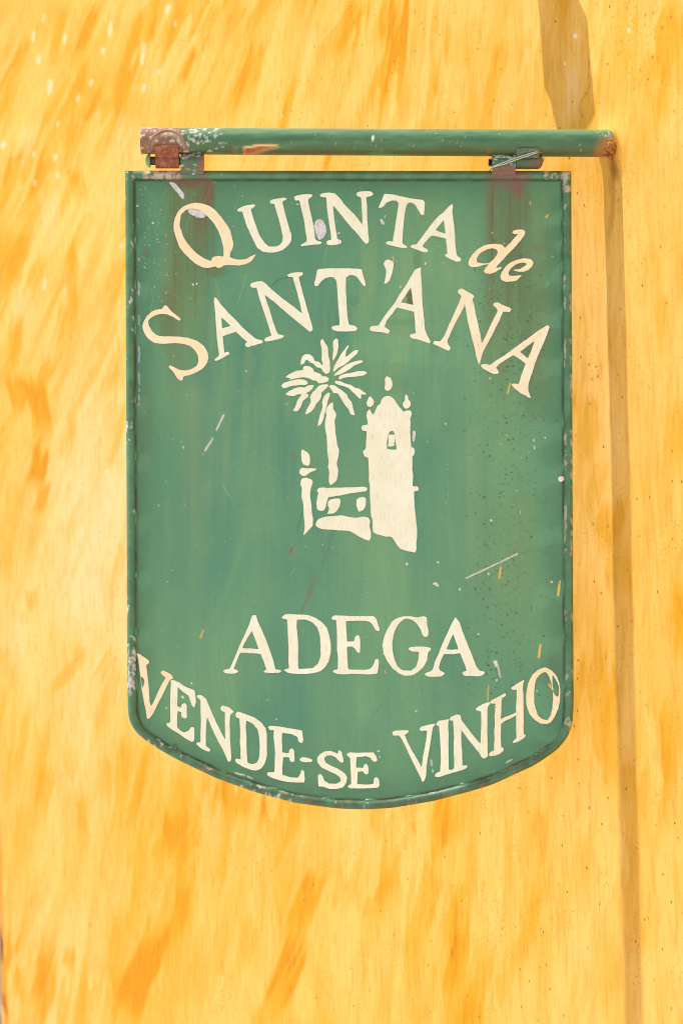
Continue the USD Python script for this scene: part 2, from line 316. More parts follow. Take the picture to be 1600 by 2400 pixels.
# local axes: x along the wall away to the left, y into the wall, z up
MAT_WALL = M("yellow_limewash", {
    "c": ("attribute", {"attribute": "col"}),
    "tc": ("texture_coordinate", {}),
    "mp": ("mapping", {"scale": (420.0, 60.0, 38.0)}),
    "n": ("noise_texture", {"scale": 1.0, "detail": 5.0, "roughness": 0.65}),
    "mpb": ("mapping", {"scale": (130.0, 20.0, 22.0)}),
    "nb": ("noise_texture", {"scale": 1.0, "detail": 5.0, "roughness": 0.6}),
    "v": ("rgb_ramp", {"ramp": [(0.28, (0.86, 0.78, 0.55)), (0.5, (1.0, 1.0, 1.0)), (0.75, (1.03, 1.04, 1.10))]}),
    "m": ("mix", {"mix_type": "multiply", "fac": 0.95}),
    "mps": ("mapping", {"scale": (210.0, 60.0, 160.0)}),
    "vo": ("voronoi_texture", {"scale": 1.0}),
    "g": ("noise_texture", {"scale": 13.0, "detail": 3.0}),
    "gt": ("map_range", {"from_min": 0.36, "from_max": 0.66, "to_min": 0.04, "to_max": 0.27, "clamp": True}),
    "lt": ("math", {"math_type": "subtract"}),
    "sm": ("map_range", {"from_min": 0.0, "from_max": 0.05, "to_min": 0.0, "to_max": 0.85, "clamp": True}),
    "mps2": ("mapping", {"scale": (46.0, 20.0, 34.0), "location": (3.0, 1.0, 7.0)}),
    "vo2": ("voronoi_texture", {"scale": 1.0}),
    "sm2": ("map_range", {"from_min": 0.055, "from_max": 0.085, "to_min": 0.9, "to_max": 0.0, "clamp": True}),
    "mx": ("mix", {"color2": tuple(lin((178, 118, 28)))}),
    "mx2": ("mix", {"color2": tuple(lin((120, 66, 14)))}),
    "hh": ("math", {"math_type": "multiply_add", "value2": 0.6}),
    "b": ("bump", {"strength": 0.5, "distance": 0.0014}),
    "p": ("principled_bsdf", {"roughness": 0.85, "specular_ior_level": 0.2})},
    [("tc.object", "mp.vector"), ("mp.vector", "n.vector"), ("tc.object", "mpb.vector"), ("mpb.vector", "nb.vector"), ("nb.fac", "v.fac"), ("c.color", "m.color1"), ("v.color", "m.color2"),
     ("tc.object", "mps.vector"), ("mps.vector", "vo.vector"), ("tc.object", "g.vector"), ("g.fac", "gt.value"), ("gt.result", "lt.value1"), ("vo.distance", "lt.value2"), ("lt.value", "sm.value"),
     ("tc.object", "mps2.vector"), ("mps2.vector", "vo2.vector"), ("vo2.distance", "sm2.value"),
     ("m.color", "mx.color1"), ("sm.result", "mx.fac"), ("mx.color", "mx2.color1"), ("sm2.result", "mx2.fac"), ("mx2.color", "p.base_color"),
     ("n.fac", "hh.value1"), ("nb.fac", "hh.value3"), ("hh.value", "b.height"), ("b.normal", "p.normal")])
wp = obj("plaster_wall", (v, f[:, ::-1]), MAT_WALL, smooth=True, col=wcol)
tag(stage.GetPrimAtPath(wp), "yellow ochre limewashed plaster wall running back behind the green sign", "wall")
WM = Gf.Matrix4d(-CA, SA, 0, 0, SA, CA, 0, 0, 0, 0, 1, 0, XB, 0, 0, 1)
UsdGeom.Xformable(stage.GetPrimAtPath(wp)).AddTransformOp().Set(WM)

# pale stone jamb past the wall's outer corner
jb = trimesh.creation.box([0.34, 0.30, 5.4]); jb.apply_translation([t_at(0) + 0.13, 0.21, 2.72])
jb = jb.subdivide_to_size(0.12)
jb.vertices += 0.006 * (np.stack([meshkit.noise(jb.vertices * 5 + s) for s in (0, 9, 17)], -1) - 0.5)
MAT_STONE = M("pale_stone", {"tc": ("texture_coordinate", {}), "n": ("noise_texture", {"scale": 30.0, "detail": 5.0}),
    "r": ("rgb_ramp", {"ramp": [(0.3, tuple(0.55 * lin((150, 118, 88)))), (0.7, tuple(0.55 * lin((205, 178, 148))))]}), "b": ("bump", {"strength": 0.4, "distance": 0.003}),
    "p": ("principled_bsdf", {"roughness": 0.85})}, [("tc.object", "n.vector"), ("n.fac", "r.fac"), ("r.color", "p.base_color"), ("n.fac", "b.height"), ("b.normal", "p.normal")])
jp = obj("stone_jamb", jb, MAT_STONE)
tag(stage.GetPrimAtPath(jp), "pale stone jamb at the far left end of the yellow wall", "door jamb")
UsdGeom.Xformable(stage.GetPrimAtPath(jp)).AddTransformOp().Set(WM)

# pale paving under it all
MAT_GROUND = M("pale_paving", {"g": ("geometry", {}), "n": ("noise_texture", {"scale": 3.0, "detail": 6.0}), "r": ("rgb_ramp", {"ramp": [(0.3, (0.42, 0.38, 0.32)), (0.7, (0.55, 0.51, 0.45))]}),
    "p": ("principled_bsdf", {"roughness": 0.9})}, [("g.position", "n.vector"), ("n.fac", "r.fac"), ("r.color", "p.base_color")])
gp = obj("ground", (np.array([[-400, -400, 0], [400, -400, 0], [400, 400, 0], [-400, 400, 0]], float), np.array([[0, 1, 2, 3]])), MAT_GROUND)
tag(stage.GetPrimAtPath(gp), "pale paving below the sign", kind="structure")
# ------------------------------------------------------------------ sign: outline and frame
SIGN = thing("hanging_sign", "green metal winery sign with cream hand-painted lettering, hanging from the arm", "sign")
TR = 10.5                                   # frame tube radius, px
left = [(293, 399), (295.5, 1000), (297.7, 1500), (299, 1655)]
bot = [(300.5, 1678), (305, 1695), (318, 1717), (343, 1738), (379, 1761), (423, 1785), (507, 1825), (596, 1857), (690, 1882.5), (791, 1896), (855, 1898), (919, 1894.5),
       (1014, 1878.5), (1100, 1856), (1153, 1840), (1255, 1793), (1306, 1757.5), (1331, 1727), (1341, 1699)]
right = [(1344, 1653), (1343, 1500), (1340.5, 900), (1338, 400)]
def smooth_line(pts, step, sigma):
    pts = np.asarray(pts, float); d = np.r_[0, np.cumsum(np.hypot(*np.diff(pts, axis=0).T))]
    s = np.linspace(0, d[-1], int(d[-1] / step) + 2)
    q = np.stack([np.interp(s, d, pts[:, i]) for i in (0, 1)], -1)
    n = int(sigma * 3 / step)
    if n < 1: return q
    w = np.exp(-0.5 * (np.arange(-n, n + 1) * step / sigma) ** 2); w /= w.sum()
    ext = np.vstack([2 * q[0] - q[n:0:-1], q, 2 * q[-1] - q[-2:-n - 2:-1]])
    return np.stack([np.convolve(ext[:, i], w, "valid") for i in (0, 1)], -1)
outer = smooth_line(left + bot + right, 2.5, 9.0)

def offset(path, d):
    t = np.gradient(path, axis=0); t /= np.linalg.norm(t, axis=1, keepdims=True)
    return path + d * np.stack([t[:, 1], -t[:, 0]], -1)
centre = offset(outer, TR)
if not (centre[400, 0] > outer[400, 0]):
    centre = offset(outer, -TR)
centre[0, 1] = 399 + TR; centre[-1, 1] = 400 + TR

def tube(path, r, nseg=20, mitre0=None, mitre1=None, cap=True):
    """Tube along a path of pixels in the sign plane; mitreN: direction (dx, dy) along which the end ring is stretched."""
    path = np.asarray(path, float)
    t = np.gradient(path, axis=0); t /= np.linalg.norm(t, axis=1, keepdims=True)
    n = np.stack([-t[:, 1], t[:, 0]], -1)
    if mitre0 is not None: n[0] = mitre0
    if mitre1 is not None: n[-1] = mitre1
    th = np.arange(nseg) / nseg * 2 * np.pi
    r = np.broadcast_to(r, (len(path),))
    xy = path[:, None] + n[:, None] * (r[:, None] * np.cos(th))[..., None]
    d = r[:, None] * np.sin(th)
    pts = P(xy[..., 0], xy[..., 1], d)
    v = pts.reshape(-1, 3); f = grid_faces(len(path), nseg, True)
    X, Y, D = xy[..., 0].ravel(), xy[..., 1].ravel(), d.ravel()
    if cap:
        c0, c1 = len(v), len(v) + 1; k = np.arange(nseg)
        v = np.vstack([v, pts[0].mean(0), pts[-1].mean(0)])
        e = (len(path) - 1) * nseg
        f = np.vstack([f, np.stack([np.full(nseg, c0), (k + 1) % nseg, k], -1), np.stack([np.full(nseg, c1), e + k, e + (k + 1) % nseg], -1)])
        X, Y, D = np.r_[X, path[0, 0], path[-1, 0]], np.r_[Y, path[0, 1], path[-1, 1]], np.r_[D, 0, 0]
    v, f = orient(v, f)
    return v, f, X, Y, D

G_BASE, G_TEAL, G_LIGHT, G_DARK = lin((88, 142, 113)), lin((75, 132, 112)), lin((105, 153, 118)), lin((63, 106, 85))
G_OLIVE, RUST, MAROON, GREY, CREAMY = lin((104, 112, 62)), lin((140, 78, 50)), lin((128, 76, 76)), lin((198, 194, 204)), lin((222, 190, 140))
G_FRAME = lin((66, 112, 84))

def frame_colour(X, Y, D):
    c = np.broadcast_to(G_FRAME, (len(X), 3)).copy()
    n = fb(X / 30, Y / 30 + D / 30, 3, 30)
    c = mixc(c, lin((80, 130, 102)), sstep(0.45, 0.7, n) * 0.6); c = mixc(c, lin((56, 90, 62)), sstep(0.5, 0.3, n) * 0.5)
    low = sstep(1700, 1760, Y)
    c = mixc(c, lin((48, 66, 46)), low * 0.6 * sstep(0.35, 0.6, fb(X / 40, Y / 40, 3, 31)))
    # worn-through patches: grey metal on the left, brownish on the right
    w = fb(X / 8, Y / 13 + D / 9, 4, 32)
    big = fb(X / 60, Y / 90, 2, 33)
    lm = (X < 330) * (sstep(0.40, 0.62, big) * 0.8 + 0.25) + ((Y > 1640) & (X < 760)) * 0.8 + (Y > 1800) * (X >= 760) * 0.45 + (Y < 425) * 0.12
    lm = lm * sstep(13, 2, np.abs(D - 5))
    a = sstep(0.54, 0.62, w - 0.22 + 0.23 * np.clip(lm * sstep(0.42, 0.58, fb(X / 90, Y / 70, 2, 133)) * 1.25, 0, 1.2))
    c = mixc(c, mixc(np.broadcast_to(GREY, c.shape), lin((168, 160, 158)), sstep(0.4, 0.6, fb(X / 4, Y / 4, 2, 36))), a * 0.9)
    rm = (X > 1320) * (sstep(0.45, 0.6, big)) * (D < 9) + (np.hypot(X - 1320, Y - 406) < 46) * 1.2 + ((X > 1320) & (Y > 1560)) * 0.5
    a = sstep(0.54, 0.62, w - 0.16 + 0.22 * np.clip(rm, 0, 1.3))
    c = mixc(c, lin((182, 164, 150)), a * 0.9)
    # orange lichen and rust along the lower right, red primer at the hinges
    om = ((X > 1060) & (Y > 1690)) * sstep(1060, 1260, X) * sstep(-2, -8, Y * 0 + D * 0 + (D - 10))
    a = sstep(0.50, 0.62, fb(X / 7, Y / 7 + D / 5, 3, 34) + 0.06 * om - 0.02) * om
    c = mixc(c, lin((206, 142, 40)), a * 0.8)
    a = sstep(0.55, 0.66, fb(X / 8, Y / 8 + D / 6, 3, 35)) * (0.4 * (Y > 1780) + 0.15)
    c = mixc(c, RUST, a)
    for x0, x1, k in ((396, 480, 0.6), (1140, 1235, 0.65)):
        a = sstep(x0 - 22, x0 + 18, X + 24 * (n - .5)) * sstep(x1 + 24, x1 - 16, X + 24 * (n - .5)) * (Y < 440) * sstep(0.3, 0.55, fb(X / 20, Y / 14 + D / 14, 3, 37)) * k
        c = mixc(c, MAROON * 0.9, a)
    a = (Y < 425) * sstep(330, 345, X) * sstep(432, 410, X) * sstep(0.38, 0.52, fb(X / 10, Y / 8 + D / 8, 3, 38)) * 0.85
    c = mixc(c, lin((186, 168, 158)), a)
    return c

x = np.linspace(293 + TR, 1338 - TR, 430)
top = np.stack([x, np.interp(x, [293, 1338], [399, 400]) + TR], -1)
v, f, X, Y, D = tube(top, TR, 20, mitre0=np.array([1.0, 1.0]), mitre1=np.array([-1.0, 1.0]), cap=False)
obj("top_rail", (v, f), MAT_METAL, SIGN, True, frame_colour(X, Y, D))
n0 = -np.array([1.0, 1.0]) if False else None
cpath = centre.copy()
v, f, X, Y, D = tube(cpath, TR, 20, mitre0=np.array([-1.0, -1.0]), mitre1=np.array([-1.0, 1.0]), cap=False)
obj("edge_tube", (v, f), MAT_METAL, SIGN, True, frame_colour(X, Y, D))

# ------------------------------------------------------------------ sheet metal panel
inner_l = centre[:, :].copy()
half = np.argmax(centre[:, 1])
cl, cr = centre[:half + 1], centre[half:][::-1]
def xl(y): return np.interp(y, cl[:, 1], cl[:, 0]) + TR - 3
def xr(y): return np.interp(y, cr[:, 1], cr[:, 0]) - TR + 3
cb = centre[(centre[:, 1] > 1600)]
def yb(x): return np.interp(x, cb[:, 0], cb[:, 1])
NXp, NYp = 520, 750
u = np.linspace(0, 1, NXp); vv = np.linspace(0, 1, NYp)
YT = 399 + TR + 3
xs_ref = 310 + u * (1332 - 310)
Yg = YT + vv[:, None] * (np.clip(yb(xs_ref) - 4, 1660, None) - YT)[None, :]
Xg = np.interp(Yg, [400, 1700], [306, 309.5]) + u[None, :] * (np.interp(Yg, [400, 1700], [1325, 1332]) - np.interp(Yg, [400, 1700], [306, 309.5]))

TABS_R = [(1315, 497), (1315, 560), (1316, 622), (1316, 726), (1317, 836), (1318, 985), (1319, 1092), (1319, 1232), (1320, 1368), (1320, 1490), (1321, 1605), (1317, 1716)]
TABS_L = [(317, 560), (317, 668), (317, 770), (317, 936), (318, 1068), (318, 1213), (319, 1345), (319, 1480), (320, 1600), (345, 1722), (410, 1757)]
TABS_B = [(520, 1810), (640, 1850), (764, 1873), (866, 1876), (963, 1868), (1090, 1838), (1180, 1807), (1262, 1768)]
def bulge(x, y):
    """Uneven sheet: gentle waves, and puckers where it is tacked to the tube (px towards the viewer)."""
    b = 2.6 * (fb(x / 260, y / 300, 2, 50) - 0.5)
    for k, (tx, ty) in enumerate(TABS_R):
        b = b + 3.2 * np.exp(-((x - tx + 8) / 20) ** 2 - ((y - ty) / 26) ** 2) - 1.6 * np.exp(-((x - tx + 32) / 26) ** 2 - ((y - ty - 50) / 36) ** 2)
    for tx, ty in TABS_L[:9]:
        b = b + 1.2 * np.exp(-((x - tx - 8) / 16) ** 2 - ((y - ty) / 24) ** 2)
    for tx, ty in TABS_B:
        b = b + 1.5 * np.exp(-((x - tx) / 30) ** 2 - ((y - ty + 8) / 16) ** 2)
    return b

PD = 1.5                                     # the sheet's front face, px in front of the frame's middle
n1 = fb(Xg / 150, Yg / 420, 4, 51); n2 = fb(Xg / 38, Yg / 300, 3, 52); n3 = fb(Xg / 90, Yg / 90, 3, 53)
pc = np.broadcast_to(G_BASE, Xg.shape + (3,)).copy()
pc = mixc(pc, G_LIGHT, sstep(0.45, 0.68, n1) * 0.85); pc = mixc(pc, G_TEAL, sstep(0.50, 0.30, n1) * 0.9)
pc = mixc(pc, lin((138, 166, 112)), sstep(0.52, 0.7, n2) * 0.25 * sstep(1500, 1100, Yg) * sstep(330, 420, Xg) * sstep(1290, 1200, Xg))
pc = mixc(pc, lin((92, 140, 112)), sstep(0.5, 0.3, n2) * 0.35); pc = mixc(pc, lin((100, 146, 112)), sstep(0.55, 0.72, n3) * 0.35)
hair = fb(Xg / 3.2, Yg / 170, 3, 155) + 0.6 * fb(Xg / 7, Yg / 90, 2, 156)
pc = pc * (1 + 0.14 * (hair - hair.mean()))[..., None]
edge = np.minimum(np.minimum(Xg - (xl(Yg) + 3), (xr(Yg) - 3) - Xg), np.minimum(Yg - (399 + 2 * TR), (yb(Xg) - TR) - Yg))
pc = mixc(pc, lin((76, 126, 92)), sstep(210, 20, edge + 60 * (fb(Xg / 90, Yg / 140, 3, 154) - 0.5)) * 0.38)  # panel darkens towards the frame: part dirt, part shade painted into the colour
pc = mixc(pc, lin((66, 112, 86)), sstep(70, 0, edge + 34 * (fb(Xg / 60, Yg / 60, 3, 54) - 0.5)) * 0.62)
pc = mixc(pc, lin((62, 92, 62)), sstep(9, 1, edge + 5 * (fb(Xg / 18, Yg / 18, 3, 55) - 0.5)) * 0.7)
tack = np.zeros_like(Xg)
for tx, ty in TABS_R + TABS_L + TABS_B: tack = np.maximum(tack, np.exp(-(((Xg - tx) / 24) ** 2 + ((Yg - ty) / 24) ** 2) ** 2))
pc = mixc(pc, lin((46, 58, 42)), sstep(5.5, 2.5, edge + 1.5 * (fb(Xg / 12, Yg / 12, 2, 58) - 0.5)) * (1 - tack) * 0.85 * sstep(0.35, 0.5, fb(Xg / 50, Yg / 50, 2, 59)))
colr = fb(Xg / 12, Yg / 300, 3, 56); colb = fb(Xg / 26, Yg / 500, 2, 57)
def streak(x0, x1, y0, y1, color, amt, sx=18):
    global pc
    a = sstep(x0 - sx, x0 + sx, Xg) * sstep(x1 + sx, x1 - sx, Xg) * sstep(y0 - 20, y0 + 30, Yg) * (1 - sstep(y0 + 0.35 * (y1 - y0), y1, Yg + 120 * (colb - 0.5)))
    a = a * np.clip(0.62 + 0.8 * (colr - 0.5) + 1.2 * (colb - 0.5), 0, 1)
    pc = mixc(pc, color, np.clip(a * amt * 0.68, 0, 1))
streak(385, 500, 415, 1000, lin((100, 116, 62)), 1.1, 26); streak(455, 500, 418, 720, lin((92, 92, 52)), 0.9, 10); streak(395, 430, 470, 1080, lin((98, 104, 66)), 0.8, 12)
streak(1130, 1290, 440, 1120, lin((98, 112, 66)), 1.1, 24); streak(1185, 1240, 430, 960, lin((92, 88, 54)), 0.9, 14); streak(1140, 1165, 420, 640, lin((112, 84, 58)), 0.7, 8); streak(1225, 1275, 780, 1000, lin((84, 92, 58)), 0.7, 14)
streak(330, 360, 900, 1200, lin((96, 110, 60)), 0.5, 10); streak(430, 480, 900, 1500, lin((146, 160, 104)), 0.6, 30); streak(600, 640, 900, 1300, lin((140, 168, 112)), 0.5, 30)
streak(1095, 1130, 1000, 1560, lin((138, 164, 120)), 0.5, 10); streak(1110, 1250, 1150, 1620, lin((112, 138, 98)), 0.7, 30)
def blob(x, y, rx_, ry_, color, amt, ns=16, seed=60):
    global pc
    q = ((Xg - x) / rx_) ** 2 + ((Yg - y) / ry_) ** 2 + 1.6 * (fb(Xg / ns, Yg / ns, 3, seed) - 0.5)
    pc = mixc(pc, color, sstep(1.7, 0.1, q) * amt)
blob(1190, 422, 50, 26, MAROON, .55); blob(1214, 446, 16, 22, MAROON, .5); blob(440, 418, 46, 24, lin((112, 80, 62)), .8); blob(488, 430, 14, 60, lin((120, 74, 62)), .7); blob(470, 500, 12, 50, lin((112, 84, 60)), .4)
blob(961, 703, 9, 24, lin((84, 84, 48)), .85, 10); blob(977, 608, 12, 26, lin((88, 128, 98)), .6); blob(506, 634, 26, 16, lin((92, 106, 66)), .7); blob(344, 588, 9, 20, lin((90, 88, 84)), .5); blob(1268, 580, 26, 12, lin((96, 100, 72)), .35)
blob(410, 1400, 22, 26, lin((92, 142, 116)), .7); blob(830, 705, 14, 16, lin((84, 130, 104)), .5); blob(960, 755, 60, 8, lin((86, 136, 108)), .4); blob(390, 740, 20, 70, lin((96, 102, 62)), .5, 10)
blob(925, 900, 40, 24, lin((88, 136, 110)), .45); blob(1300, 1560, 20, 80, lin((84, 120, 92)), .5); blob(550, 1810, 90, 12, lin((76, 118, 88)), .5)

xi = (NXp - 1) / (Xg[0, -1] - Xg[0, 0])
def spot(x, y, r, color, amt, ax=1.0, ay=1.0):
    j = int(round((x - np.interp(y, [400, 1700], [306, 309.5])) * xi)); j = min(max(j, 0), NXp - 1)
    i = int(round((y - YT) / (Yg[-1, j] - YT) * (NYp - 1)))
    k = int(r * max(ax, ay) / 1.6) + 3
    i0, i1, j0, j1 = max(i - k, 0), min(i + k + 1, NYp), max(j - k, 0), min(j + k + 1, NXp)
    if i1 <= i0 or j1 <= j0: return
    d = np.hypot((Xg[i0:i1, j0:j1] - x) / ax, (Yg[i0:i1, j0:j1] - y) / ay)
    a = sstep(r + 1.0, max(r - 1.0, 0.0), d) * amt
    pc[i0:i1, j0:j1] = mixc(pc[i0:i1, j0:j1], color, a)
def line(pts, r, color, amt, broken=0.0, seed=0):
    rg = np.random.default_rng(seed + 1)
    q = smooth_line(pts, 1.5, 4.0)
    for n_, (x, y) in enumerate(q):
        k = meshkit.noise(np.array([[n_ / 6.0, seed, 0.5]]))[0]
        if broken and k < broken: continue
        spot(x + rg.normal(0, .4), y + rg.normal(0, .3), r * (0.6 + 0.8 * k), color, amt)
rg = np.random.default_rng(11)
pc = pc * (1 + 0.16 * (fb(Xg / 5, Yg / 7, 3, 157) - 0.5))[..., None]
for k in range(34):                           # thin rusty runs below the hinges
    x, y0_ = (rg.uniform(395, 500), 425) if k % 2 else (rg.uniform(1138, 1250), 430)
    ln = rg.uniform(50, 330)
    line([(x, y0_ + rg.uniform(0, 40)), (x + rg.normal(0, 2), y0_ + ln * .5), (x + rg.normal(0, 3), y0_ + ln)], rg.uniform(.6, 1.5), lin((96, 74, 50)), rg.uniform(.12, .34), .2, 500 + k)
for k in range(70):                           # small scuffs
    x, y, a = rg.uniform(340, 1290), rg.uniform(440, 1760), rg.normal(1.35, 0.5)
    ln = rg.uniform(6, 34); line([(x - ln * math.cos(a), y - ln * math.sin(a)), (x + rg.normal(0, 2), y), (x + ln * math.cos(a), y + ln * math.sin(a))], rg.uniform(.5, 1.3), lin((70, 112, 86)) if k % 3 else lin((140, 178, 142)), rg.uniform(.12, .3), .25, 300 + k)
DK, WH, YE = lin((56, 76, 58)), lin((226, 226, 224)), lin((232, 180, 70))
for _ in range(1000):                          # mould specks, thick on the right
    x, y = rg.normal(1185, 62), rg.uniform(560, 1640)
    if 1085 < x < 1310: spot(x, y, rg.choice([0.8, 1.2, 1.8, 2.6], p=[.35, .35, .2, .1]), DK, rg.uniform(.35, .85), rg.uniform(.8, 1.5))
for _ in range(160):
    spot(rg.uniform(330, 1300), rg.uniform(430, 1780), rg.uniform(.6, 1.4), lin((78, 104, 80)), rg.uniform(.3, .6))
for _ in range(230):                          # drips of white
    x, y = (rg.uniform(325, 1300), rg.uniform(425, 1800)) if rg.random() < .6 else (rg.normal(355, 30), rg.normal(560, 110))
    if x > 322: spot(x, y, rg.choice([.4, .7, 1.1, 1.9], p=[.5, .3, .15, .05]), WH, rg.uniform(.4, .95))
for x, y, r in [(953, 1322, 2.6), (428, 1634, 2.8), (322, 482, 2.0), (390, 1660, 1.8), (1292, 1364, 2.2), (1026, 1318, 2), (340, 1840, 2), (577, 870, 1.6), (566, 1850, 2), (449, 1602, 2), (1144, 1345, 2)]:
    spot(x, y, r, WH, .95)
GS = lin((205, 205, 210))
line([(524, 973), (510, 1002), (496, 1032), (475, 1064)], 1.7, GS, .9, .28, 3); line([(1212, 1298), (1150, 1328), (1092, 1355)], 1.5, GS, .9, .12, 4)
line([(1212, 1298), (1300, 1280)], .8, DK, .3, .3, 5); line([(779, 1244), (770, 1280), (757, 1320), (738, 1368), (703, 1442)], 0.9, lin((110, 84, 56)), .6, .3, 6)
line([(740, 1340), (733, 1362), (720, 1395), (706, 1436)], 1.2, lin((132, 88, 56)), .75, .45, 7); line([(686, 1280), (680, 1298)], 2, lin((140, 84, 56)), .8, .3, 8); line([(709, 1200), (700, 1230), (697, 1245)], 1, DK, .6, .3, 9); line([(686, 1058), (690, 1076)], 1.4, lin((140, 80, 60)), .8)
line([(635, 672), (652, 655), (672, 650), (690, 647)], 1.0, DK, .75, .1, 10)
for a in ([(577, 1662), (600, 1640), (640, 1624), (690, 1618), (735, 1632), (775, 1660), (800, 1695), (825, 1745), (835, 1770)], [(725, 1645), (745, 1660), (765, 1700)], [(905, 1640), (880, 1665), (862, 1700), (858, 1760)], [(1056, 1585), (1090, 1604), (1120, 1650)],
          [(1000, 1590), (1005, 1640)], [(855, 1775), (861, 1710), (885, 1665), (920, 1630)], [(476, 1163), (528, 1166)], [(556, 1166), (570, 1167)], [(913, 1350), (907, 1375), (916, 1390)], [(1012, 1100), (1020, 1062)], [(820, 1365), (870, 1362)]):
    line(a, 1.1, lin((84, 132, 104)), .4, .12, int(a[0][0]))
for k in range(12):                           # faint comb of brush lines at the lower left
    x0 = 470 + k * 13; line([(x0, 1490 + k * 4), (x0 + 6, 1560), (x0 + 22, 1650)], 3.0, lin((92, 144, 116)), .13, .15, 20 + k)
for a in ([(575, 1230), (562, 1290), (545, 1350), (510, 1430), (470, 1510), (430, 1580)],):
    line(a, 9, lin((96, 148, 118)), .05, 0, 41); line(a, 4, lin((92, 144, 116)), .06, .3, 42)
for x, y, dx, dy, r in [(1171, 1342, -2, 13, 2), (1309, 1379, -2, 17, 2), (1264, 1526, -2, 15, 2.2), (473, 1486, -3, 9, 1.5), (1281, 506, -3, 4, 1.7), (1192, 910, -3, 12, 1.6), (1153, 545, 1, 4, 1.5), (1297, 602, -1, 3, 1.5), (1181, 570, 0, 4, 1.3), (902, 1575, 0, 4, 1.6), (1242, 475, 0, 5, 1), (1143, 1625, -1, 18, 1.0), (921, 607, 1, 8, 1.0), (1219, 1200, 0, 5, .9), (1290, 1610, 5, 6, 2), (1187, 1020, 0, 4, 1)]:
    line([(x - dx, y - dy), (x + dx, y + dy)], r, YE, .95)
for x, y in [(1138, 1278), (1142, 1279), (1140, 1555), (1137, 1268), (1142, 690), (1152, 680), (1160, 694), (1150, 700)]:
    spot(x, y, 2, lin((128, 62, 54)), .7, 1.6, .8)
for pts in ([(1162, 1548), (1166, 1560), (1172, 1590)], [(1010, 1782), (1014, 1810)], [(1250, 1030), (1252, 1052)], [(425, 1035), (430, 1050)], [(551, 1812), (575, 1818), (594, 1826)], [(1176, 1795), (1190, 1785), (1200, 1780)]):
    line(pts, 1.5, lin((204, 206, 206)), .6, .4, int(pts[0][0]))
for y0, y1 in ((660, 690), (740, 760), (812, 850), (870, 950)):
    line([(325, y0), (327, (y0 + y1) / 2), (325, y1)], 1.4, lin((170, 176, 196)), .7, .35, y0)

fr = P(Xg, Yg, PD + bulge(Xg, Yg)).reshape(-1, 3)
nv = len(fr); ny, nx = NYp, NXp
rim = np.concatenate([np.arange(nx), np.arange(1, ny) * nx + nx - 1, (ny - 1) * nx + np.arange(nx - 2, -1, -1), np.arange(ny - 2, 0, -1) * nx])
back = fr[rim].copy(); back[:, 1] += 2.6 * S
k = len(rim); ids = np.arange(k)
f = np.vstack([grid_faces(ny, nx), np.stack([rim, nv + ids, nv + (ids + 1) % k], -1), np.stack([rim, nv + (ids + 1) % k, rim[(ids + 1) % k]], -1),
               np.stack([nv + ids, np.full(k, nv + k), nv + (ids + 1) % k], -1)])
v = np.vstack([fr, back, P(815, 1100, PD - 2.6)[None]])
v, f = orient(v, f)
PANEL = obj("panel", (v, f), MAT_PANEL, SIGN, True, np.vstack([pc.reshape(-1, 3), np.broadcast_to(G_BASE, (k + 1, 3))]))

# ------------------------------------------------------------------ painted letters and picture
def outline(pts, x0, y0, s, seed, rough=0.55, sigma=1.3):
    p = np.asarray(pts, float) / s + [x0, y0]
    p = np.vstack([p, p[:1]])
    d = np.r_[0, np.cumsum(np.hypot(*np.diff(p, axis=0).T))]
    n = max(int(d[-1] / 1.0), 24)
    q = np.stack([np.interp(np.linspace(0, d[-1], n, endpoint=False), d, p[:, i]) for i in (0, 1)], -1)
    w = np.exp(-0.5 * (np.arange(-5, 6) / sigma) ** 2); w /= w.sum()
    q = np.stack([np.convolve(np.r_[q[-5:, i], q[:, i], q[:5, i]], w, "valid") for i in (0, 1)], -1)
    jit = np.stack([fb(q[:, 0] / 7 + seed * 3.1 + 40 * i, q[:, 1] / 7, 2, 70 + i) - 0.5 for i in (0, 1)], -1)
    fine = np.stack([fb(q[:, 0] / 2.2 + seed, q[:, 1] / 2.2, 1, 75 + i) - 0.5 for i in (0, 1)], -1)
    return q + jit * 2.2 * rough + fine * 1.0 * rough

def paint_shape(name, shell, holes, org, mat, seed, thick=0.75, lift=0.0, parent=None, island=()):
    g = Polygon(outline(shell, *org, seed), [outline(h, *org, seed + 5) for h in holes]).buffer(0)
    for q in island: g = g.union(Polygon(outline(q, *org, seed + 9)).buffer(0))
    g = g.simplify(0.18)
    ms = []
    for part in getattr(g, "geoms", [g]):
        if part.area < 4: continue
        m = trimesh.creation.extrude_polygon(part, 1.0, engine="earcut")
        x, y, h = m.vertices[:, 0], m.vertices[:, 1], m.vertices[:, 2]
        ms.append(trimesh.Trimesh(P(x, y, PD + bulge(x, y) - 0.3 + h * (thick + 0.3) + lift), m.faces, process=False))
    m = trimesh.util.concatenate(ms)
    if m.volume < 0: m.invert()
    return obj(name, m, mat, parent or PANEL)
A, B, C, D4, E4, F4, G4, H4 = (400, 430, 4.0), (690, 430, 4.0), (900, 430, 4.0), (320, 600, 4.0), (640, 590, 4.0), (940, 600, 4.0), (500, 1420, 4.0), (780, 1420, 4.0)
I4, J4, K4, SC = (310, 1510, 4.0), (600, 1640, 4.0), (900, 1540, 4.0), 6.0308
L6, M6, N6, O6 = (1080, 1540, SC), (640, 780, SC), (680, 1020, SC), (800, 860, SC)
def pts(s): 
    a = [float(q) for q in s.replace(";", " ").replace(",", " ").split()]
    return list(zip(a[::2], a[1::2]))
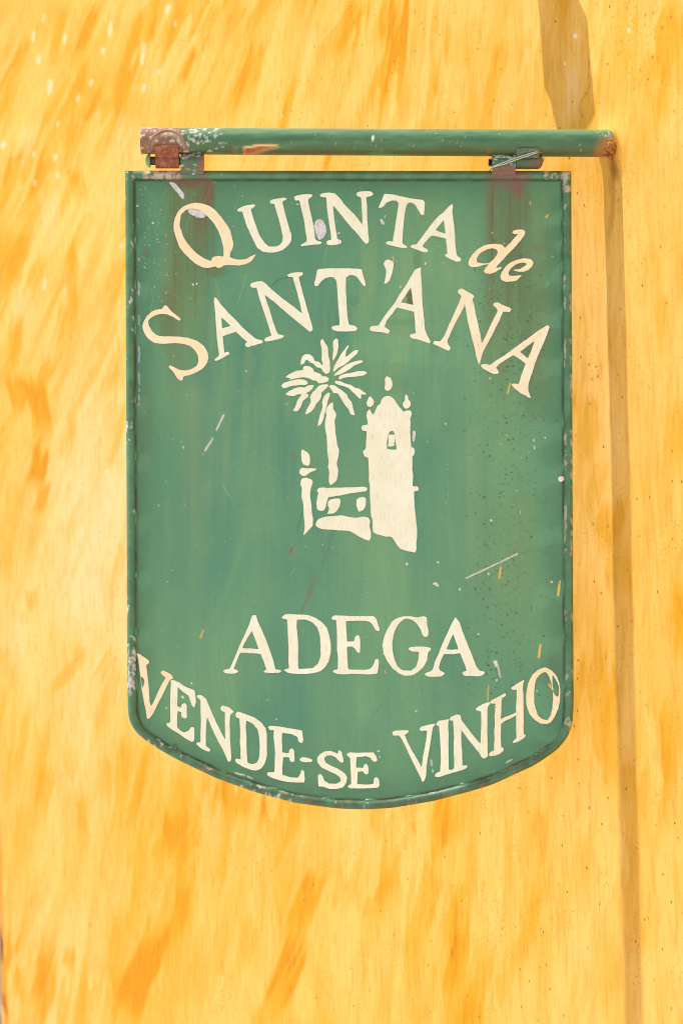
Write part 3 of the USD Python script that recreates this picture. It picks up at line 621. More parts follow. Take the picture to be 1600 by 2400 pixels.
LETTERS = [
 ("QUINTA Q", A, MAT_STAINED, "30,440 28,380 40,320 70,260 110,220 160,195 225,177 300,187 360,207 420,250 480,320 530,390 558,440 572,500 588,560 580,610 562,640 552,690 600,708 660,715 710,705 745,685 800,660 775,705 745,735 700,755 640,767 560,763 500,765 470,785 445,793 420,775 385,783 350,793 300,785 240,755 180,705 130,655 85,600 65,550 45,490",
  ["97,290 88,350 83,400 100,440 115,490 150,550 195,605 250,660 310,700 380,728 385,700 410,683 450,677 495,685 497,640 493,590 470,500 440,430 400,365 345,305 300,265 250,240 195,232 140,247"]),
 ("U", A, MAT_CREAM, "620,248 640,230 700,205 780,192 795,203 780,222 750,238 770,310 805,410 835,490 880,555 915,588 975,592 1020,577 1045,545 1052,500 1035,420 1015,340 990,260 972,190 935,187 928,162 955,148 1020,137 1070,131 1090,143 1045,170 1060,230 1085,330 1112,420 1132,480 1130,535 1100,580 1050,620 1000,640 930,648 860,637 815,605 785,550 755,490 715,400 690,330 670,258 635,262", []),
 ("I", A, MAT_CREAM, "1152,128 1180,112 1240,100 1300,97 1325,103 1328,118 1310,130 1290,140 1290,180 1305,250 1325,330 1340,400 1350,480 1352,520 1375,537 1410,545 1418,555 1400,568 1340,570 1290,578 1225,587 1215,578 1240,560 1272,545 1275,510 1262,440 1255,370 1240,300 1220,220 1205,155 1170,160", []),
 ("N", B, MAT_CREAM, "235,108 255,92 320,84 380,92 430,140 460,188 510,240 560,285 610,350 633,388 636,330 630,240 624,128 590,118 577,98 590,78 650,70 710,72 740,92 728,112 670,126 678,200 680,300 686,400 692,490 698,540 685,562 662,562 630,520 580,460 520,395 470,335 430,285 395,240 360,203 365,260 372,320 380,390 390,450 400,520 430,527 443,545 430,563 390,573 330,577 305,570 298,545 315,533 345,525 338,450 325,380 315,310 305,240 298,128 250,125", []),
 ("T", B, MAT_CREAM, "840,93 900,98 1000,118 1100,140 1205,152 1220,180 1218,240 1212,295 1185,290 1165,255 1135,205 1105,180 1075,175 1048,200 1035,260 1025,340 1018,420 1012,500 1010,560 1045,585 1062,597 1030,605 980,598 900,578 855,565 858,550 880,537 922,545 925,500 940,420 950,340 965,260 975,185 955,158 910,157 860,178 830,220 790,230 788,215 815,160", []),
 ("A", B, MAT_CREAM, "1475,187 1485,205 1477,260 1485,330 1495,400 1502,480 1505,560 1512,630 1522,680 1550,693 1562,715 1550,730 1510,730 1460,708 1420,685 1407,662 1432,658 1428,600 1418,515 1350,498 1285,485 1250,520 1220,555 1195,590 1235,610 1253,628 1240,645 1200,640 1140,615 1090,598 1085,583 1105,573 1142,570 1175,525 1215,470 1260,410 1310,345 1365,290 1400,265 1430,230",
  ["1396,338 1365,380 1320,435 1370,455 1415,470 1408,420"]),
 ("d", C, MAT_STAINED, "1195,455 1215,437 1260,430 1305,433 1323,455 1310,490 1270,540 1220,600 1160,660 1120,705 1070,755 1045,795 1080,785 1095,780 1100,795 1070,810 1030,835 990,847 945,838 932,825 945,795 980,755 930,762 870,780 820,782 790,765 788,735 800,700 830,660 880,610 940,577 1000,565 1070,565 1110,575 1130,605 1180,555 1225,505 1255,472 1215,473",
  ["870,740 930,748 985,745 1020,715 1055,670 1065,640 1050,615 1010,605 960,618 915,640 885,665 865,700"]),
 ("e", C, MAT_STAINED, "1205,810 1235,805 1270,800 1310,778 1335,760 1330,745 1300,738 1260,745 1215,770 1180,800 1162,840 1175,865 1215,865 1260,860 1290,860 1260,890 1240,910 1200,917 1140,922 1100,905 1085,870 1100,830 1140,775 1180,740 1240,715 1310,700 1370,707 1398,740 1385,775 1350,810 1310,825 1260,828", []),
 ("S", D4, MAT_STAINED, "260,462 280,462 330,520 395,570 417,595 400,607 350,575 290,545 230,542 180,552 130,580 108,610 115,650 145,700 180,735 215,750 300,752 400,755 490,768 570,795 630,840 665,900 675,945 660,1000 625,1050 570,1085 500,1115 440,1128 430,1165 410,1168 380,1145 345,1085 300,1040 310,1023 350,1040 395,1065 440,1075 510,1062 565,1030 582,990 575,930 545,880 500,840 440,822 350,815 260,822 170,815 110,775 70,715 55,660 65,620 95,565 140,520 190,500 240,495", []),
 ("A", D4, MAT_CREAM, "730,385 748,390 790,450 850,520 920,590 985,660 1050,720 1110,770 1140,782 1180,788 1182,812 1140,825 1090,838 1040,855 1015,840 1020,818 1040,805 990,765 932,708 870,728 805,752 812,800 818,860 822,908 860,895 873,915 840,935 790,965 740,985 730,968 775,930 765,860 755,780 748,700 742,600 735,500 725,420",
  ["795,572 797,620 802,680 840,665 882,655 840,612"]),
 ("N", D4, MAT_CREAM, "1062,270 1080,250 1130,237 1180,235 1215,262 1250,300 1310,350 1370,400 1440,450 1510,505 1550,538 1530,440 1505,340 1475,240 1465,195 1430,198 1410,175 1440,160 1510,150 1558,150 1560,175 1518,195 1545,300 1570,390 1600,500 1635,620 1653,685 1640,705 1615,705 1570,665 1470,585 1390,515 1290,430 1200,362 1220,430 1250,510 1275,600 1305,690 1325,732 1385,745 1370,765 1320,780 1250,797 1205,800 1197,780 1215,763 1265,745 1245,680 1215,590 1180,480 1150,390 1125,295 1080,297", []),
 ("T", E4, MAT_CREAM, "412,170 430,160 520,155 600,155 700,153 800,160 828,162 840,210 865,300 862,322 845,318 810,270 780,230 750,218 715,218 682,240 680,330 685,430 690,530 698,620 710,682 760,692 790,715 775,740 700,745 600,745 550,725 545,705 570,693 622,688 620,620 612,540 605,430 600,330 592,270 570,240 530,235 480,250 445,280 420,320 388,320 385,300 400,240", []),
 ("apostrophe", E4, MAT_CREAM, "1075,70 1110,80 1128,110 1125,150 1110,215 1090,270 1070,290 1040,303 1045,270 1060,200 1058,160 1040,130 1035,105 1050,80", []),
 ("A", E4, MAT_CREAM, "1385,143 1383,200 1390,300 1395,420 1402,520 1412,620 1420,720 1440,780 1475,840 1465,860 1425,845 1370,825 1300,810 1278,790 1290,770 1335,765 1330,680 1318,562 1240,542 1160,520 1120,575 1065,640 1042,700 1095,740 1080,767 1030,755 960,748 910,740 902,715 920,695 985,692 1030,620 1090,540 1145,470 1190,390 1245,310 1290,230 1330,165",
  ["1290,330 1245,400 1195,473 1250,483 1312,500 1302,420"]),
 ("N", F4, MAT_SPOTTED, "525,335 540,310 570,304 600,322 650,350 680,370 682,388 665,400 685,470 695,540 715,620 735,710 755,820 790,750 830,660 870,580 905,510 885,480 860,460 870,438 905,432 950,458 1000,478 1032,493 1015,525 955,520 920,600 875,690 830,780 790,850 760,910 740,990 732,1022 715,985 700,930 685,850 665,780 640,680 615,570 597,457 560,530 520,600 480,680 445,760 430,800 440,830 465,865 445,888 400,870 350,845 300,825 300,800 330,795 362,803 400,750 440,660 480,570 530,460 565,375", []),
 ("A", F4, MAT_SPOTTED, "1370,645 1390,660 1370,720 1330,820 1290,910 1250,1010 1230,1080 1210,1140 1190,1200 1188,1260 1215,1330 1190,1325 1120,1285 1060,1240 1030,1205 1050,1195 1100,1200 1120,1130 1145,1060 1165,1007 1110,965 1048,928 990,965 920,1010 885,1045 915,1085 905,1105 865,1105 810,1080 760,1050 743,1020 785,1010 830,1022 880,985 950,940 1030,885 1110,825 1200,760 1290,695",
  ["1250,795 1180,845 1112,897 1150,930 1185,960 1220,880"]),
 ("A", G4, MAT_CREAM, "365,88 400,88 415,145 450,220 490,310 530,420 560,510 582,597 630,602 640,612 620,627 550,630 480,627 470,615 500,597 475,530 445,452 380,445 250,440 230,490 205,550 188,592 230,605 232,622 200,635 150,637 100,628 92,605 120,595 152,592 180,530 215,450 245,370 285,290 330,190 350,130", ["360,235 320,300 290,350 272,398 350,400 425,407 395,320"]),
 ("D", G4, MAT_CREAM, "640,105 670,82 710,78 800,82 880,85 950,110 1020,155 1065,210 1085,280 1100,350 1100,430 1085,510 1050,570 1010,610 940,630 860,640 780,638 700,630 660,605 680,592 708,588 703,500 705,400 700,300 695,200 690,125 650,122", ["782,130 780,200 790,300 795,400 792,500 795,592 860,590 930,585 980,545 1005,480 1005,390 1000,290 975,205 930,155 870,130 820,128"]),
 ("E", G4, MAT_CREAM, "1105,110 1130,90 1200,93 1300,97 1400,97 1500,97 1525,120 1540,170 1558,220 1548,240 1520,230 1500,190 1470,155 1420,140 1330,140 1240,145 1245,220 1252,335 1320,335 1325,295 1350,272 1370,290 1377,350 1372,440 1350,440 1325,400 1300,380 1252,383 1252,450 1258,530 1263,597 1350,600 1430,600 1475,588 1505,545 1515,505 1540,495 1550,520 1545,580 1535,635 1480,642 1400,640 1300,637 1220,642 1160,640 1118,622 1125,603 1165,597 1168,500 1158,400 1160,300 1155,200 1150,132 1115,130", []),
 ("G", H4, MAT_CREAM, "660,98 720,98 790,110 850,95 878,108 880,170 895,240 890,285 860,293 840,275 820,220 785,165 740,130 690,120 655,130 605,180 570,260 555,340 558,420 575,500 605,570 650,605 730,610 780,570 800,500 805,430 740,428 705,408 720,387 780,382 850,382 915,393 920,410 890,435 880,510 850,570 800,620 740,652 670,655 620,635 560,590 510,520 475,450 462,370 480,290 510,220 550,150 600,115", []),
 ("A", H4, MAT_CREAM, "1148,105 1185,155 1210,230 1240,310 1285,420 1320,510 1345,575 1375,610 1420,618 1422,635 1380,660 1300,658 1230,655 1208,632 1230,613 1255,608 1230,540 1190,443 1130,455 1040,452 1015,500 990,575 1000,605 1050,632 1040,645 1010,662 940,667 890,663 858,645 870,628 920,612 940,585 955,520 990,450 1020,370 1065,270 1110,170", ["1125,262 1095,330 1062,408 1110,412 1175,408 1150,330"]),
 ("V", I4, MAT_STAINED, "40,85 65,88 110,120 158,155 155,180 130,195 140,270 150,350 158,450 160,530 177,585 205,530 240,450 280,370 315,315 285,290 262,265 285,245 320,260 365,285 388,320 352,335 320,400 280,480 240,560 200,640 175,680 152,703 135,690 130,630 110,540 90,430 80,330 65,200 55,130", []),
 ("E", I4, MAT_CREAM, "355,340 385,335 440,360 500,400 585,435 590,480 598,545 580,595 560,580 545,530 525,480 480,450 425,400 425,480 420,578 455,600 460,570 490,550 510,570 512,690 490,697 462,685 460,640 425,625 420,700 420,780 450,810 485,830 530,810 550,778 580,780 583,850 580,905 560,918 500,885 430,835 370,800 325,765 320,738 355,738 357,650 355,550 358,450 365,360", []),
 ("N", I4, MAT_CREAM, "603,490 615,475 650,478 690,510 715,570 750,650 790,740 830,820 872,900 870,820 868,720 870,640 830,620 828,590 850,575 900,590 950,630 945,645 918,660 912,740 915,850 920,950 928,1060 920,1100 895,1100 880,1060 855,1000 810,920 770,840 730,750 700,680 692,760 690,860 690,955 730,985 730,1005 700,1005 650,980 605,945 600,925 640,918 640,830 645,720 640,620 640,525", []),
 ("D", I4, MAT_CREAM, "965,655 985,632 1020,640 1070,660 1140,685 1210,735 1250,790 1262,850 1260,940 1262,1040 1245,1110 1210,1165 1160,1187 1110,1178 1040,1150 980,1115 962,1090 970,1072 1015,1080 1015,1000 1010,900 1012,800 1003,695 975,688", ["1070,715 1062,770 1070,850 1070,950 1075,1050 1082,1115 1130,1127 1170,1110 1190,1060 1195,960 1190,870 1175,800 1130,745"]),
 ("E", J4, MAT_CREAM, "110,260 130,243 220,252 300,268 400,283 432,290 437,340 443,385 425,410 400,395 388,350 340,325 245,310 240,380 245,440 245,495 308,503 310,470 340,455 358,480 360,580 335,588 315,570 310,540 255,538 248,600 245,705 330,730 390,735 415,700 425,655 450,670 457,740 450,778 400,777 300,773 220,755 150,735 100,705 110,680 172,682 175,600 178,500 172,420 162,350 170,285 130,285", []),
 ("hyphen", J4, MAT_CREAM, "405,560 430,540 490,548 530,565 520,585 470,588 420,580", []),
 ("S", J4, MAT_CREAM, "775,475 800,485 812,540 822,585 795,592 770,570 745,540 700,520 660,525 637,550 650,590 700,620 770,650 830,690 853,730 845,780 810,825 750,838 690,838 625,815 585,815 580,760 583,705 605,695 625,720 640,765 690,788 750,790 795,765 790,735 750,700 680,670 610,635 575,590 572,550 595,515 640,487 690,480 740,497 765,510", []),
 ("E", J4, MAT_CREAM, "848,510 875,495 950,500 1050,497 1100,495 1125,530 1137,570 1115,587 1090,575 1070,545 1030,530 940,540 938,590 935,640 1005,640 1010,610 1030,600 1050,625 1055,690 1035,705 1010,690 1000,670 950,678 948,740 948,792 1050,798 1100,790 1105,740 1125,725 1148,745 1158,800 1145,825 1080,830 980,832 880,832 855,818 870,800 890,795 890,720 885,640 880,540 858,530", []),
 ("V", K4, MAT_CREAM, "75,705 100,692 160,688 230,688 225,710 190,730 220,800 260,880 310,960 352,1040 360,950 380,850 395,760 402,690 345,695 330,680 345,655 400,640 470,625 480,635 455,660 445,720 430,820 410,930 395,1040 390,1120 375,1165 355,1170 340,1130 300,1050 250,950 200,840 165,770 140,735 85,738", []),
 ("I", K4, MAT_CREAM, "488,625 510,600 560,590 610,583 600,610 598,660 603,720 602,800 602,900 605,1000 605,1058 650,1062 640,1085 580,1105 510,1128 478,1125 475,1105 495,1085 525,1075 530,1000 530,900 525,800 518,700 512,650 490,640", []),
 ("N", K4, MAT_CREAM, "610,585 625,560 680,540 715,545 722,590 760,640 810,705 860,770 902,815 905,730 910,620 908,510 860,500 855,490 875,470 930,440 995,418 990,440 970,465 965,540 965,640 965,740 968,850 972,930 945,950 920,950 895,910 850,850 800,790 750,720 722,685 722,780 728,880 732,1020 775,1015 780,1030 760,1050 700,1070 640,1085 625,1065 655,1045 655,960 650,850 655,750 648,640 645,595 615,597", []),
 ("H", L6, MAT_SPOTTED, "415,645 425,610 480,590 540,555 620,512 638,520 630,555 580,580 570,640 568,720 565,800 560,880 620,850 690,825 778,785 775,700 785,600 785,460 720,468 708,450 715,425 780,385 885,322 893,335 875,380 872,440 880,560 880,680 882,780 885,880 880,1000 885,1095 912,1100 905,1130 870,1160 800,1200 740,1218 728,1200 750,1175 785,1150 778,1060 778,950 778,820 700,870 620,905 562,945 562,1050 560,1150 565,1280 603,1285 600,1320 560,1360 500,1390 400,1405 395,1370 420,1340 470,1320 465,1250 475,1150 468,1050 478,950 472,850 482,750 485,655 430,660", []),
 ("O", L6, MAT_STAINED, "1170,147 1215,155 1290,200 1350,270 1385,370 1398,480 1392,640 1370,740 1320,850 1270,920 1210,950 1120,940 1040,890 970,810 930,710 918,600 928,450 960,340 1010,250 1090,180", ["1175,212 1110,250 1060,310 1040,400 1030,500 1030,640 1055,740 1085,825 1150,880 1220,895 1265,830 1290,720 1300,600 1295,480 1270,360 1240,270 1210,220"]),
]
for k, (ch, org, mat, shell, holes) in enumerate(LETTERS):
    p = paint_shape("letter", pts(shell), [pts(h) for h in holes], org, mat, k, lift=0.004 * (k % 7))

FRONDS = [
 "665,130 690,78 715,110 760,180 775,220 780,320 800,400 805,520 790,565 740,580 710,550 670,490 620,490 590,460 570,435 520,415 480,380 455,385 440,430 390,455 390,400 410,330 450,300 520,305 565,340 590,400 640,405 670,430 680,455 705,458 700,420 682,380 690,320 685,220",
 "850,110 890,75 915,90 922,200 905,290 870,360 838,400 842,320 850,240 845,160",
 "1060,165 1070,195 1035,240 1018,335 1060,320 1120,265 1170,240 1205,245 1180,300 1120,350 1050,420 980,465 910,500 860,550 845,545 860,470 920,370 970,280 1010,235",
 "1260,385 1270,405 1240,425 1140,460 1100,500 1030,545 940,590 850,608 880,570 950,510 1030,450 1130,410 1200,390",
 "920,640 950,600 1010,580 1100,565 1200,540 1290,540 1330,565 1280,600 1180,615 1060,625 990,635 950,658 925,655",
 "865,705 885,675 950,685 1020,715 1100,735 1160,780 1200,780 1260,820 1320,865 1290,875 1240,865 1245,920 1225,935 1180,890 1120,830 1060,775 990,750 920,735",
 "785,750 820,732 870,740 920,780 980,820 1040,870 1060,920 1110,980 1125,1050 1155,1165 1095,1150 1060,1070 1000,1000 960,930 910,850 850,850 830,810 800,780",
 "450,1155 470,1090 510,1020 535,970 520,910 545,855 590,810 640,750 700,728 770,725 785,745 740,790 680,850 685,890 660,950 610,1000 575,1070 540,1110 500,1140",
 "630,1325 640,1240 670,1130 700,1045 690,980 705,920 740,870 780,840 803,850 795,900 770,960 755,1050 730,1130 710,1220 680,1290",
 "110,745 150,705 240,680 340,655 430,660 480,685 492,715 460,738 380,735 280,745 200,770 145,785",
 "170,865 230,820 300,785 370,765 445,772 510,735 580,740 555,790 510,830 460,855 500,870 495,905 420,960 390,1050 340,1110 275,1100 310,1050 340,960 370,910 410,870 350,865 290,895 210,885",
 "170,625 240,575 330,535 425,525 420,490 450,465 510,470 560,500 580,550 650,570 700,612 760,620 795,655 770,690 690,710 640,712 610,675 560,672 500,640 430,625 330,640 215,668 250,640"]
for k, s in enumerate(FRONDS):
    paint_shape("painted_frond", pts(s), [], M6, MAT_CREAM, 100 + k)
tr = pts("845,985 848,1080 880,1120 892,1160 870,1230 870,1290 880,1360 882,1450") + [(x + 241.2, y + 1447.4) for x, y in pts("645,0 660,120 688,210 680,300 655,400 678,490 672,560 655,640 600,690 565,710 545,660 545,600 552,530 535,450 545,370 528,270 522,150 515,0")] + pts("760,1460 740,1390 730,1280 740,1210 755,1160 742,1110 765,1050 800,1000 830,982")
paint_shape("painted_trunk", tr, [], M6, MAT_CREAM, 120)
for k, s in enumerate(["640,125 660,145 690,150 715,205 720,260 700,310 660,340 625,330 605,290 618,240 612,170", "395,410 430,430 458,480 450,535 410,567 370,555 350,505 370,460", "910,380 935,410 945,460 975,490 975,550 940,585 900,590 865,550 865,505 893,480 897,420"]):
    paint_shape("painted_flame", pts(s), [], O6, MAT_CREAM, 130 + k)
paint_shape("painted_flame", pts("160,205 180,200 215,230 240,235 270,280 280,340 275,410 250,435 185,415 160,360 155,280"), [], N6, MAT_CREAM, 134)
tower = pts("640,408 690,412 740,450 780,510 805,550 850,600 872,635 920,612 970,612 995,650 985,690 970,720 975,800 968,900 975,1010 985,1130 1025,1145 1035,1200 1020,1255 1000,1250 1000,1350 998,1440") + [(x, y + 1206.2) for x, y in pts("995,240 1010,320 1005,480 1070,482 1095,510 1080,545 1025,550 1025,650 1035,800 1050,950 1068,1100 1065,1200 1055,1280 1058,1370 1040,1420 1000,1410 920,1395 830,1365 790,1320 755,1260 715,1205 690,1190 620,1195 590,1180 520,1165 450,1135 440,1080 438,950 415,880 410,760 400,600 402,490 388,400 388,280 378,75 335,65 310,20")] + pts("302,1190 345,1155 350,1020 358,905 300,900 278,860 300,820 375,815 365,740 350,690 365,630 400,595 440,680 475,630 500,555 550,520 565,460 600,420")
paint_shape("painted_tower", tower, [pts("690,903 730,905 750,940 760,1030 780,1165 720,1170 645,1158 640,1080 655,960")], O6, MAT_CREAM, 140, island=[pts("655,955 750,955 755,1040 740,1090 752,1110 700,1125 650,1120 665,1080 662,1000")])
for nm, s in (("painted_finial", "125,520 145,470 180,458 225,470 300,465 382,478 330,505 270,530 230,565 195,582 150,560"),
              ("painted_pillar", "145,655 170,610 225,598 300,625 320,660 295,740 278,830 285,900 298,980 305,1080 320,1180 318,1280 270,1330 215,1390 185,1420 205,1330 200,1200 190,1100 185,970 160,880 168,740 145,700"),
              ("painted_wall", "375,785 400,745 460,738 520,745 700,742 880,735 1040,728 1092,745 1075,790 1000,800 850,820 700,852 540,875 520,930 505,1000 480,1060 440,1075 380,1050 370,960 385,850 405,810 380,803"),
              ("painted_stone", "530,950 560,910 630,895 700,897 713,945 690,1020 650,1080 600,1108 550,1108 520,1118 550,1050 535,1000"),
              ("painted_stone", "935,910 980,880 1030,870 1068,890 1065,1000 1030,1060 965,1085 950,1040 932,990"),
              ("painted_base", "355,1260 380,1200 440,1165 560,1145 740,1132 830,1155 930,1167 1040,1148 1100,1165 1130,1210 1115,1280 1135,1350 1138,1450 1115,1495 1040,1465 970,1435 900,1385 830,1352 700,1343 560,1335 440,1325 375,1295")):
    paint_shape(nm, pts(s), [], N6, MAT_CREAM, 150 + len(s) % 17)

# bare spots where the paint has flaked down to grey primer
MAT_CHIP = M("grey_primer", {"tc": ("texture_coordinate", {}), "n": ("noise_texture", {"scale": 220.0, "detail": 4.0}),
    "r": ("rgb_ramp", {"ramp": [(0.3, tuple(lin((178, 176, 190)))), (0.6, tuple(lin((212, 210, 222))))]}), "p": ("principled_bsdf", {"roughness": 0.6})},
    [("tc.object", "n.vector"), ("n.fac", "r.fac"), ("r.color", "p.base_color")])
ZT = (290, 280, 4.3556)
for k, (org, s, lift) in enumerate([(ZT, "458,640 485,637 520,645 560,690 610,750 622,800 605,815 585,795 540,740 500,690", 0), (A, "158,250 185,235 240,240 300,265 330,290 330,310 300,322 262,318 240,318 232,308 200,295 170,275", .45),
        (B, "188,370 205,340 235,330 268,345 292,395 298,430 295,470 270,508 235,530 215,510 195,450 184,400", .45), (B, "800,330 815,330 840,360 845,380 825,388 805,365", 0), (B, "395,460 435,455 420,472 400,475", .45), (B, "838,305 852,295 856,302 842,318", 0),
        (O6, "1005,905 1045,900 1045,950 1030,1050 1015,1062 1000,1030", 0), (K4, "1018,35 1055,38 1062,90 1045,96", 0), (K4, "1048,205 1066,205 1058,230 1046,233", 0), (L6, "1015,710 1045,705 1050,735 1018,742", .45), (L6, "1058,465 1085,475 1078,495 1062,485", 0),
        (A, "195,935 215,935 222,955 212,965", 0), (A, "232,930 250,928 252,948 240,952", 0), (E4, "1415,115 1430,90 1440,95 1428,128", 0), (J4, "178,178 205,178 200,188 182,186", 0), (J4, "1132,480 1160,475 1158,492 1140,494", .2), (J4, "1145,535 1165,532 1162,545 1148,550", .2),
        ((800, 1100, 2.8), "596,752 612,738 640,755 634,775 618,765", 0), ((800, 1100, 2.8), "765,785 780,775 785,792 775,800", 0), ((800, 1100, 2.8), "972,330 985,325 990,340 978,345", 0), (A, "1172,185 1205,190 1200,200 1180,196", 0)]):
    paint_shape("flaked_spot", pts(s), [], org, MAT_CHIP, 200 + k, thick=0.32, lift=lift)

# spot welds that hold the sheet in the frame
def lump(cx, cy, rx_, ry_, rd, d, seed, nz=0.25):
    m = trimesh.creation.icosphere(2); q = m.vertices * (1 + nz * (meshkit.noise(m.vertices * 2.2 + seed)[:, None] - 0.5) * 2)
    return P(cx + q[:, 0] * rx_, cy + q[:, 1] * ry_, d + q[:, 2] * rd), m.faces[:, ::-1]
def lumpobj(name, parent, mat, colfn, *a, **kw):
    v, f = lump(*a, **kw); v, f = orient(v, f)
    return obj(name, (v, f), mat, parent, True, colfn(v))
def flat(c): return lambda v: np.broadcast_to(c, (len(v), 3)) * (0.85 + 0.3 * meshkit.noise(v * 900)[:, None])
for k, (x, y) in enumerate(TABS_R + TABS_L):
    lumpobj("spot_weld", SIGN, MAT_METAL, flat(lin((72, 118, 88))), x, y, 4.5, 10 + 3 * (k % 3), 3.2, 3, k)
for k, (x, y) in enumerate(TABS_B):
    lumpobj("spot_weld", SIGN, MAT_METAL, flat(lin((84, 124, 92))), x, y, 13, 4, 3.2, 3, 50 + k)
lumpobj("paint_drip", SIGN, MAT_METAL, flat(lin((220, 216, 214))), 1314, 1122, 7, 7, 5, 5, 99)

# ------------------------------------------------------------------ hinges and arm
def knuckle(name, parent, mat, x0, x1, cy, r, strap, th, colr):
    """Rolled strap: (d, y) profile, px, extruded along the arm."""
    g = unary_union([Point(0, cy).buffer(r, 16), LineString(strap).buffer(th, cap_style=2)])
    g = max(getattr(g, "geoms", [g]), key=lambda q: q.area)
    g = Polygon(g.exterior).simplify(0.2)
    m = trimesh.creation.extrude_polygon(g, x1 - x0, engine="earcut").subdivide_to_size(4)
    d, y, x = m.vertices[:, 0], m.vertices[:, 1], x0 + m.vertices[:, 2]
    v, f = orient(P(x, y, d), m.faces)
    m2 = trimesh.Trimesh(v, f, process=False)
    # flat-shaded ends, smooth roll
    v2, f2, n2 = meshkit.arrays(m2, 40)
    px_, py_ = v2[:, 0] / S + 800, 1200 - (v2[:, 2] - EYE) / S
    pth = path_for(name, parent)
    mm = usdkit.mesh(stage, pth, (v2, f2), mat, smooth=True)
    UsdGeom.PrimvarsAPI(mm).CreatePrimvar("col", Sdf.ValueTypeNames.Color3fArray, "vertex").Set(Vt.Vec3fArray.FromNumpy(colr(px_, py_).astype(np.float32)))
    return pth
def arc(cx, cy, r, a0, a1, n=14):
    a = np.radians(np.linspace(a0, a1, n)); return [(cx + r * math.cos(q), cy + r * math.sin(q)) for q in a]
def c_brown(x, y):
    c = np.broadcast_to(lin((132, 80, 60)), (len(x), 3)).copy()
    c = mixc(c, lin((160, 100, 76)), sstep(0.46, 0.62, fb(x / 9, y / 9, 3, 80))); return mixc(c, lin((96, 54, 44)), sstep(0.55, 0.7, fb(x / 6, y / 6, 3, 81)) * .8)
def c_green(x, y, grey=0.5, x_rust=None):
    c = np.broadcast_to(lin((62, 102, 74)), (len(x), 3)).copy()
    c = mixc(c, GREY, sstep(0.54, 0.62, fb(x / 7, y / 6, 3, 82) + 0.16 * (y < 372) - 0.06) * grey)
    if x_rust is not None: c = mixc(c, lin((128, 82, 66)), sstep(0.42, 0.58, fb(x / 8, y / 8, 3, 83) + 0.3 * sstep(x_rust - 12, x_rust, x) - 0.1) * .9)
    return c
# hinge leaves on the sign
knuckle("hinge_knuckle", SIGN, MAT_METAL, 424, 478, 378, 18, [(-16, 378), (-16, 385), (-13, 396), (-8, 404)] if False else [(15.5, 378), (15, 388), (11, 398), (9.5, 410)], 3, lambda x, y: c_green(x, y, .9, 474))
knuckle("hinge_knuckle", SIGN, MAT_METAL, 1152, 1207, 377, 17, [(15, 377), (14.5, 388), (11, 398), (9.5, 412)], 3, lambda x, y: mixc(c_green(x, y, 1.0, None), MAROON, .8 * sstep(384, 399, y + 14 * (fb(x / 8, y / 8, 2, 84) - .5))))

ARM = thing("sign_arm", "green painted steel pipe arm with rusty end fixed in the yellow wall, above the sign", "bracket")
xa = np.linspace(331, 1462, 470)
axis = np.stack([xa, np.interp(xa, [331, 1440], [329.5, 335.2])], -1)
ra = np.interp(xa, [331, 1440], [31.0, 32.0])
v, f, X, Y, D = tube(axis, ra, 44)
RY = Y - np.interp(X, [331, 1440], [329.5, 335.2])
c = np.broadcast_to(lin((62, 102, 72)), (len(X), 3)).copy()
n = fb(X / 60, Y / 10 + D / 20, 4, 90)
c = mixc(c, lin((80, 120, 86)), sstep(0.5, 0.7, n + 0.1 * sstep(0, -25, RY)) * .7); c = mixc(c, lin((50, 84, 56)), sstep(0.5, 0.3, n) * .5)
c = mixc(c, lin((130, 148, 112)), sstep(-20, -30, RY) * .35)  # sky light painted in along the top of the pipe
c = mixc(c, lin((70, 78, 36)), sstep(8, 26, RY) * .7 * sstep(0.3, 0.5, fb(X / 90, Y / 9, 3, 91)))  # shaded underside of the pipe, painted in as darker olive
e = sstep(452, 405, X + 40 * (fb(X / 26, Y / 20 + D / 20, 3, 92) - 0.5))
c = mixc(c, lin((132, 78, 70)), e * .9)
c = mixc(c, lin((122, 92, 66)), e * sstep(0.45, 0.6, fb(X / 12, Y / 9 + D / 9, 3, 93)) * .8)
c = mixc(c, lin((178, 166, 160)), .5 * sstep(0.56, 0.62, fb(X / 11, Y / 6 + D / 7, 4, 94) + 0.11 * sstep(480, 350, X) * (sstep(-12, -26, RY) + sstep(362, 336, X)) - 0.14) * (0.25 + 0.75 * sstep(560, 440, X)))
ring = np.abs(np.hypot((X - 394) * .92, (Y - 360) * .95) - 40)
c = mixc(c, lin((160, 140, 126)), .7 * sstep(7, 2, ring + 6 * (fb(X / 5, Y / 5, 2, 95) - 0.5)) * (D > 0) * .9)
c = mixc(c, lin((214, 216, 206)), sstep(0.60, 0.64, fb(X / 13, Y / 2.6, 3, 96) + 0.06 * np.exp(-((X - 465) / 45) ** 2)) * sstep(560, 480, X) * .6)
cut = 21 - 8 * np.exp(-((X - 625) / 45) ** 2) + 5 * (fb(X / 9, X * 0, 3, 97) - 0.5)
pm = sstep(565, 580, X) * sstep(695, 640, X + 12 * (RY - 10) * .3) * (D > -5)
c = mixc(c, lin((226, 190, 130)), sstep(cut - 4, cut - 2, RY) * pm); c = mixc(c, lin((152, 80, 44)), sstep(cut, cut + 2.5, RY) * pm)
c = mixc(c, lin((226, 220, 214)), sstep(7, 3, np.hypot((X - 873) * 1.6, (Y - 328) * .8) + 3 * (fb(X / 3, Y / 3, 2, 98) - .5)) * (D > 0))
c = mixc(c, RUST, sstep(0.6, 0.68, fb(X / 10, Y / 10 + D / 10, 3, 99)) * sstep(10, 26, RY) * .6)
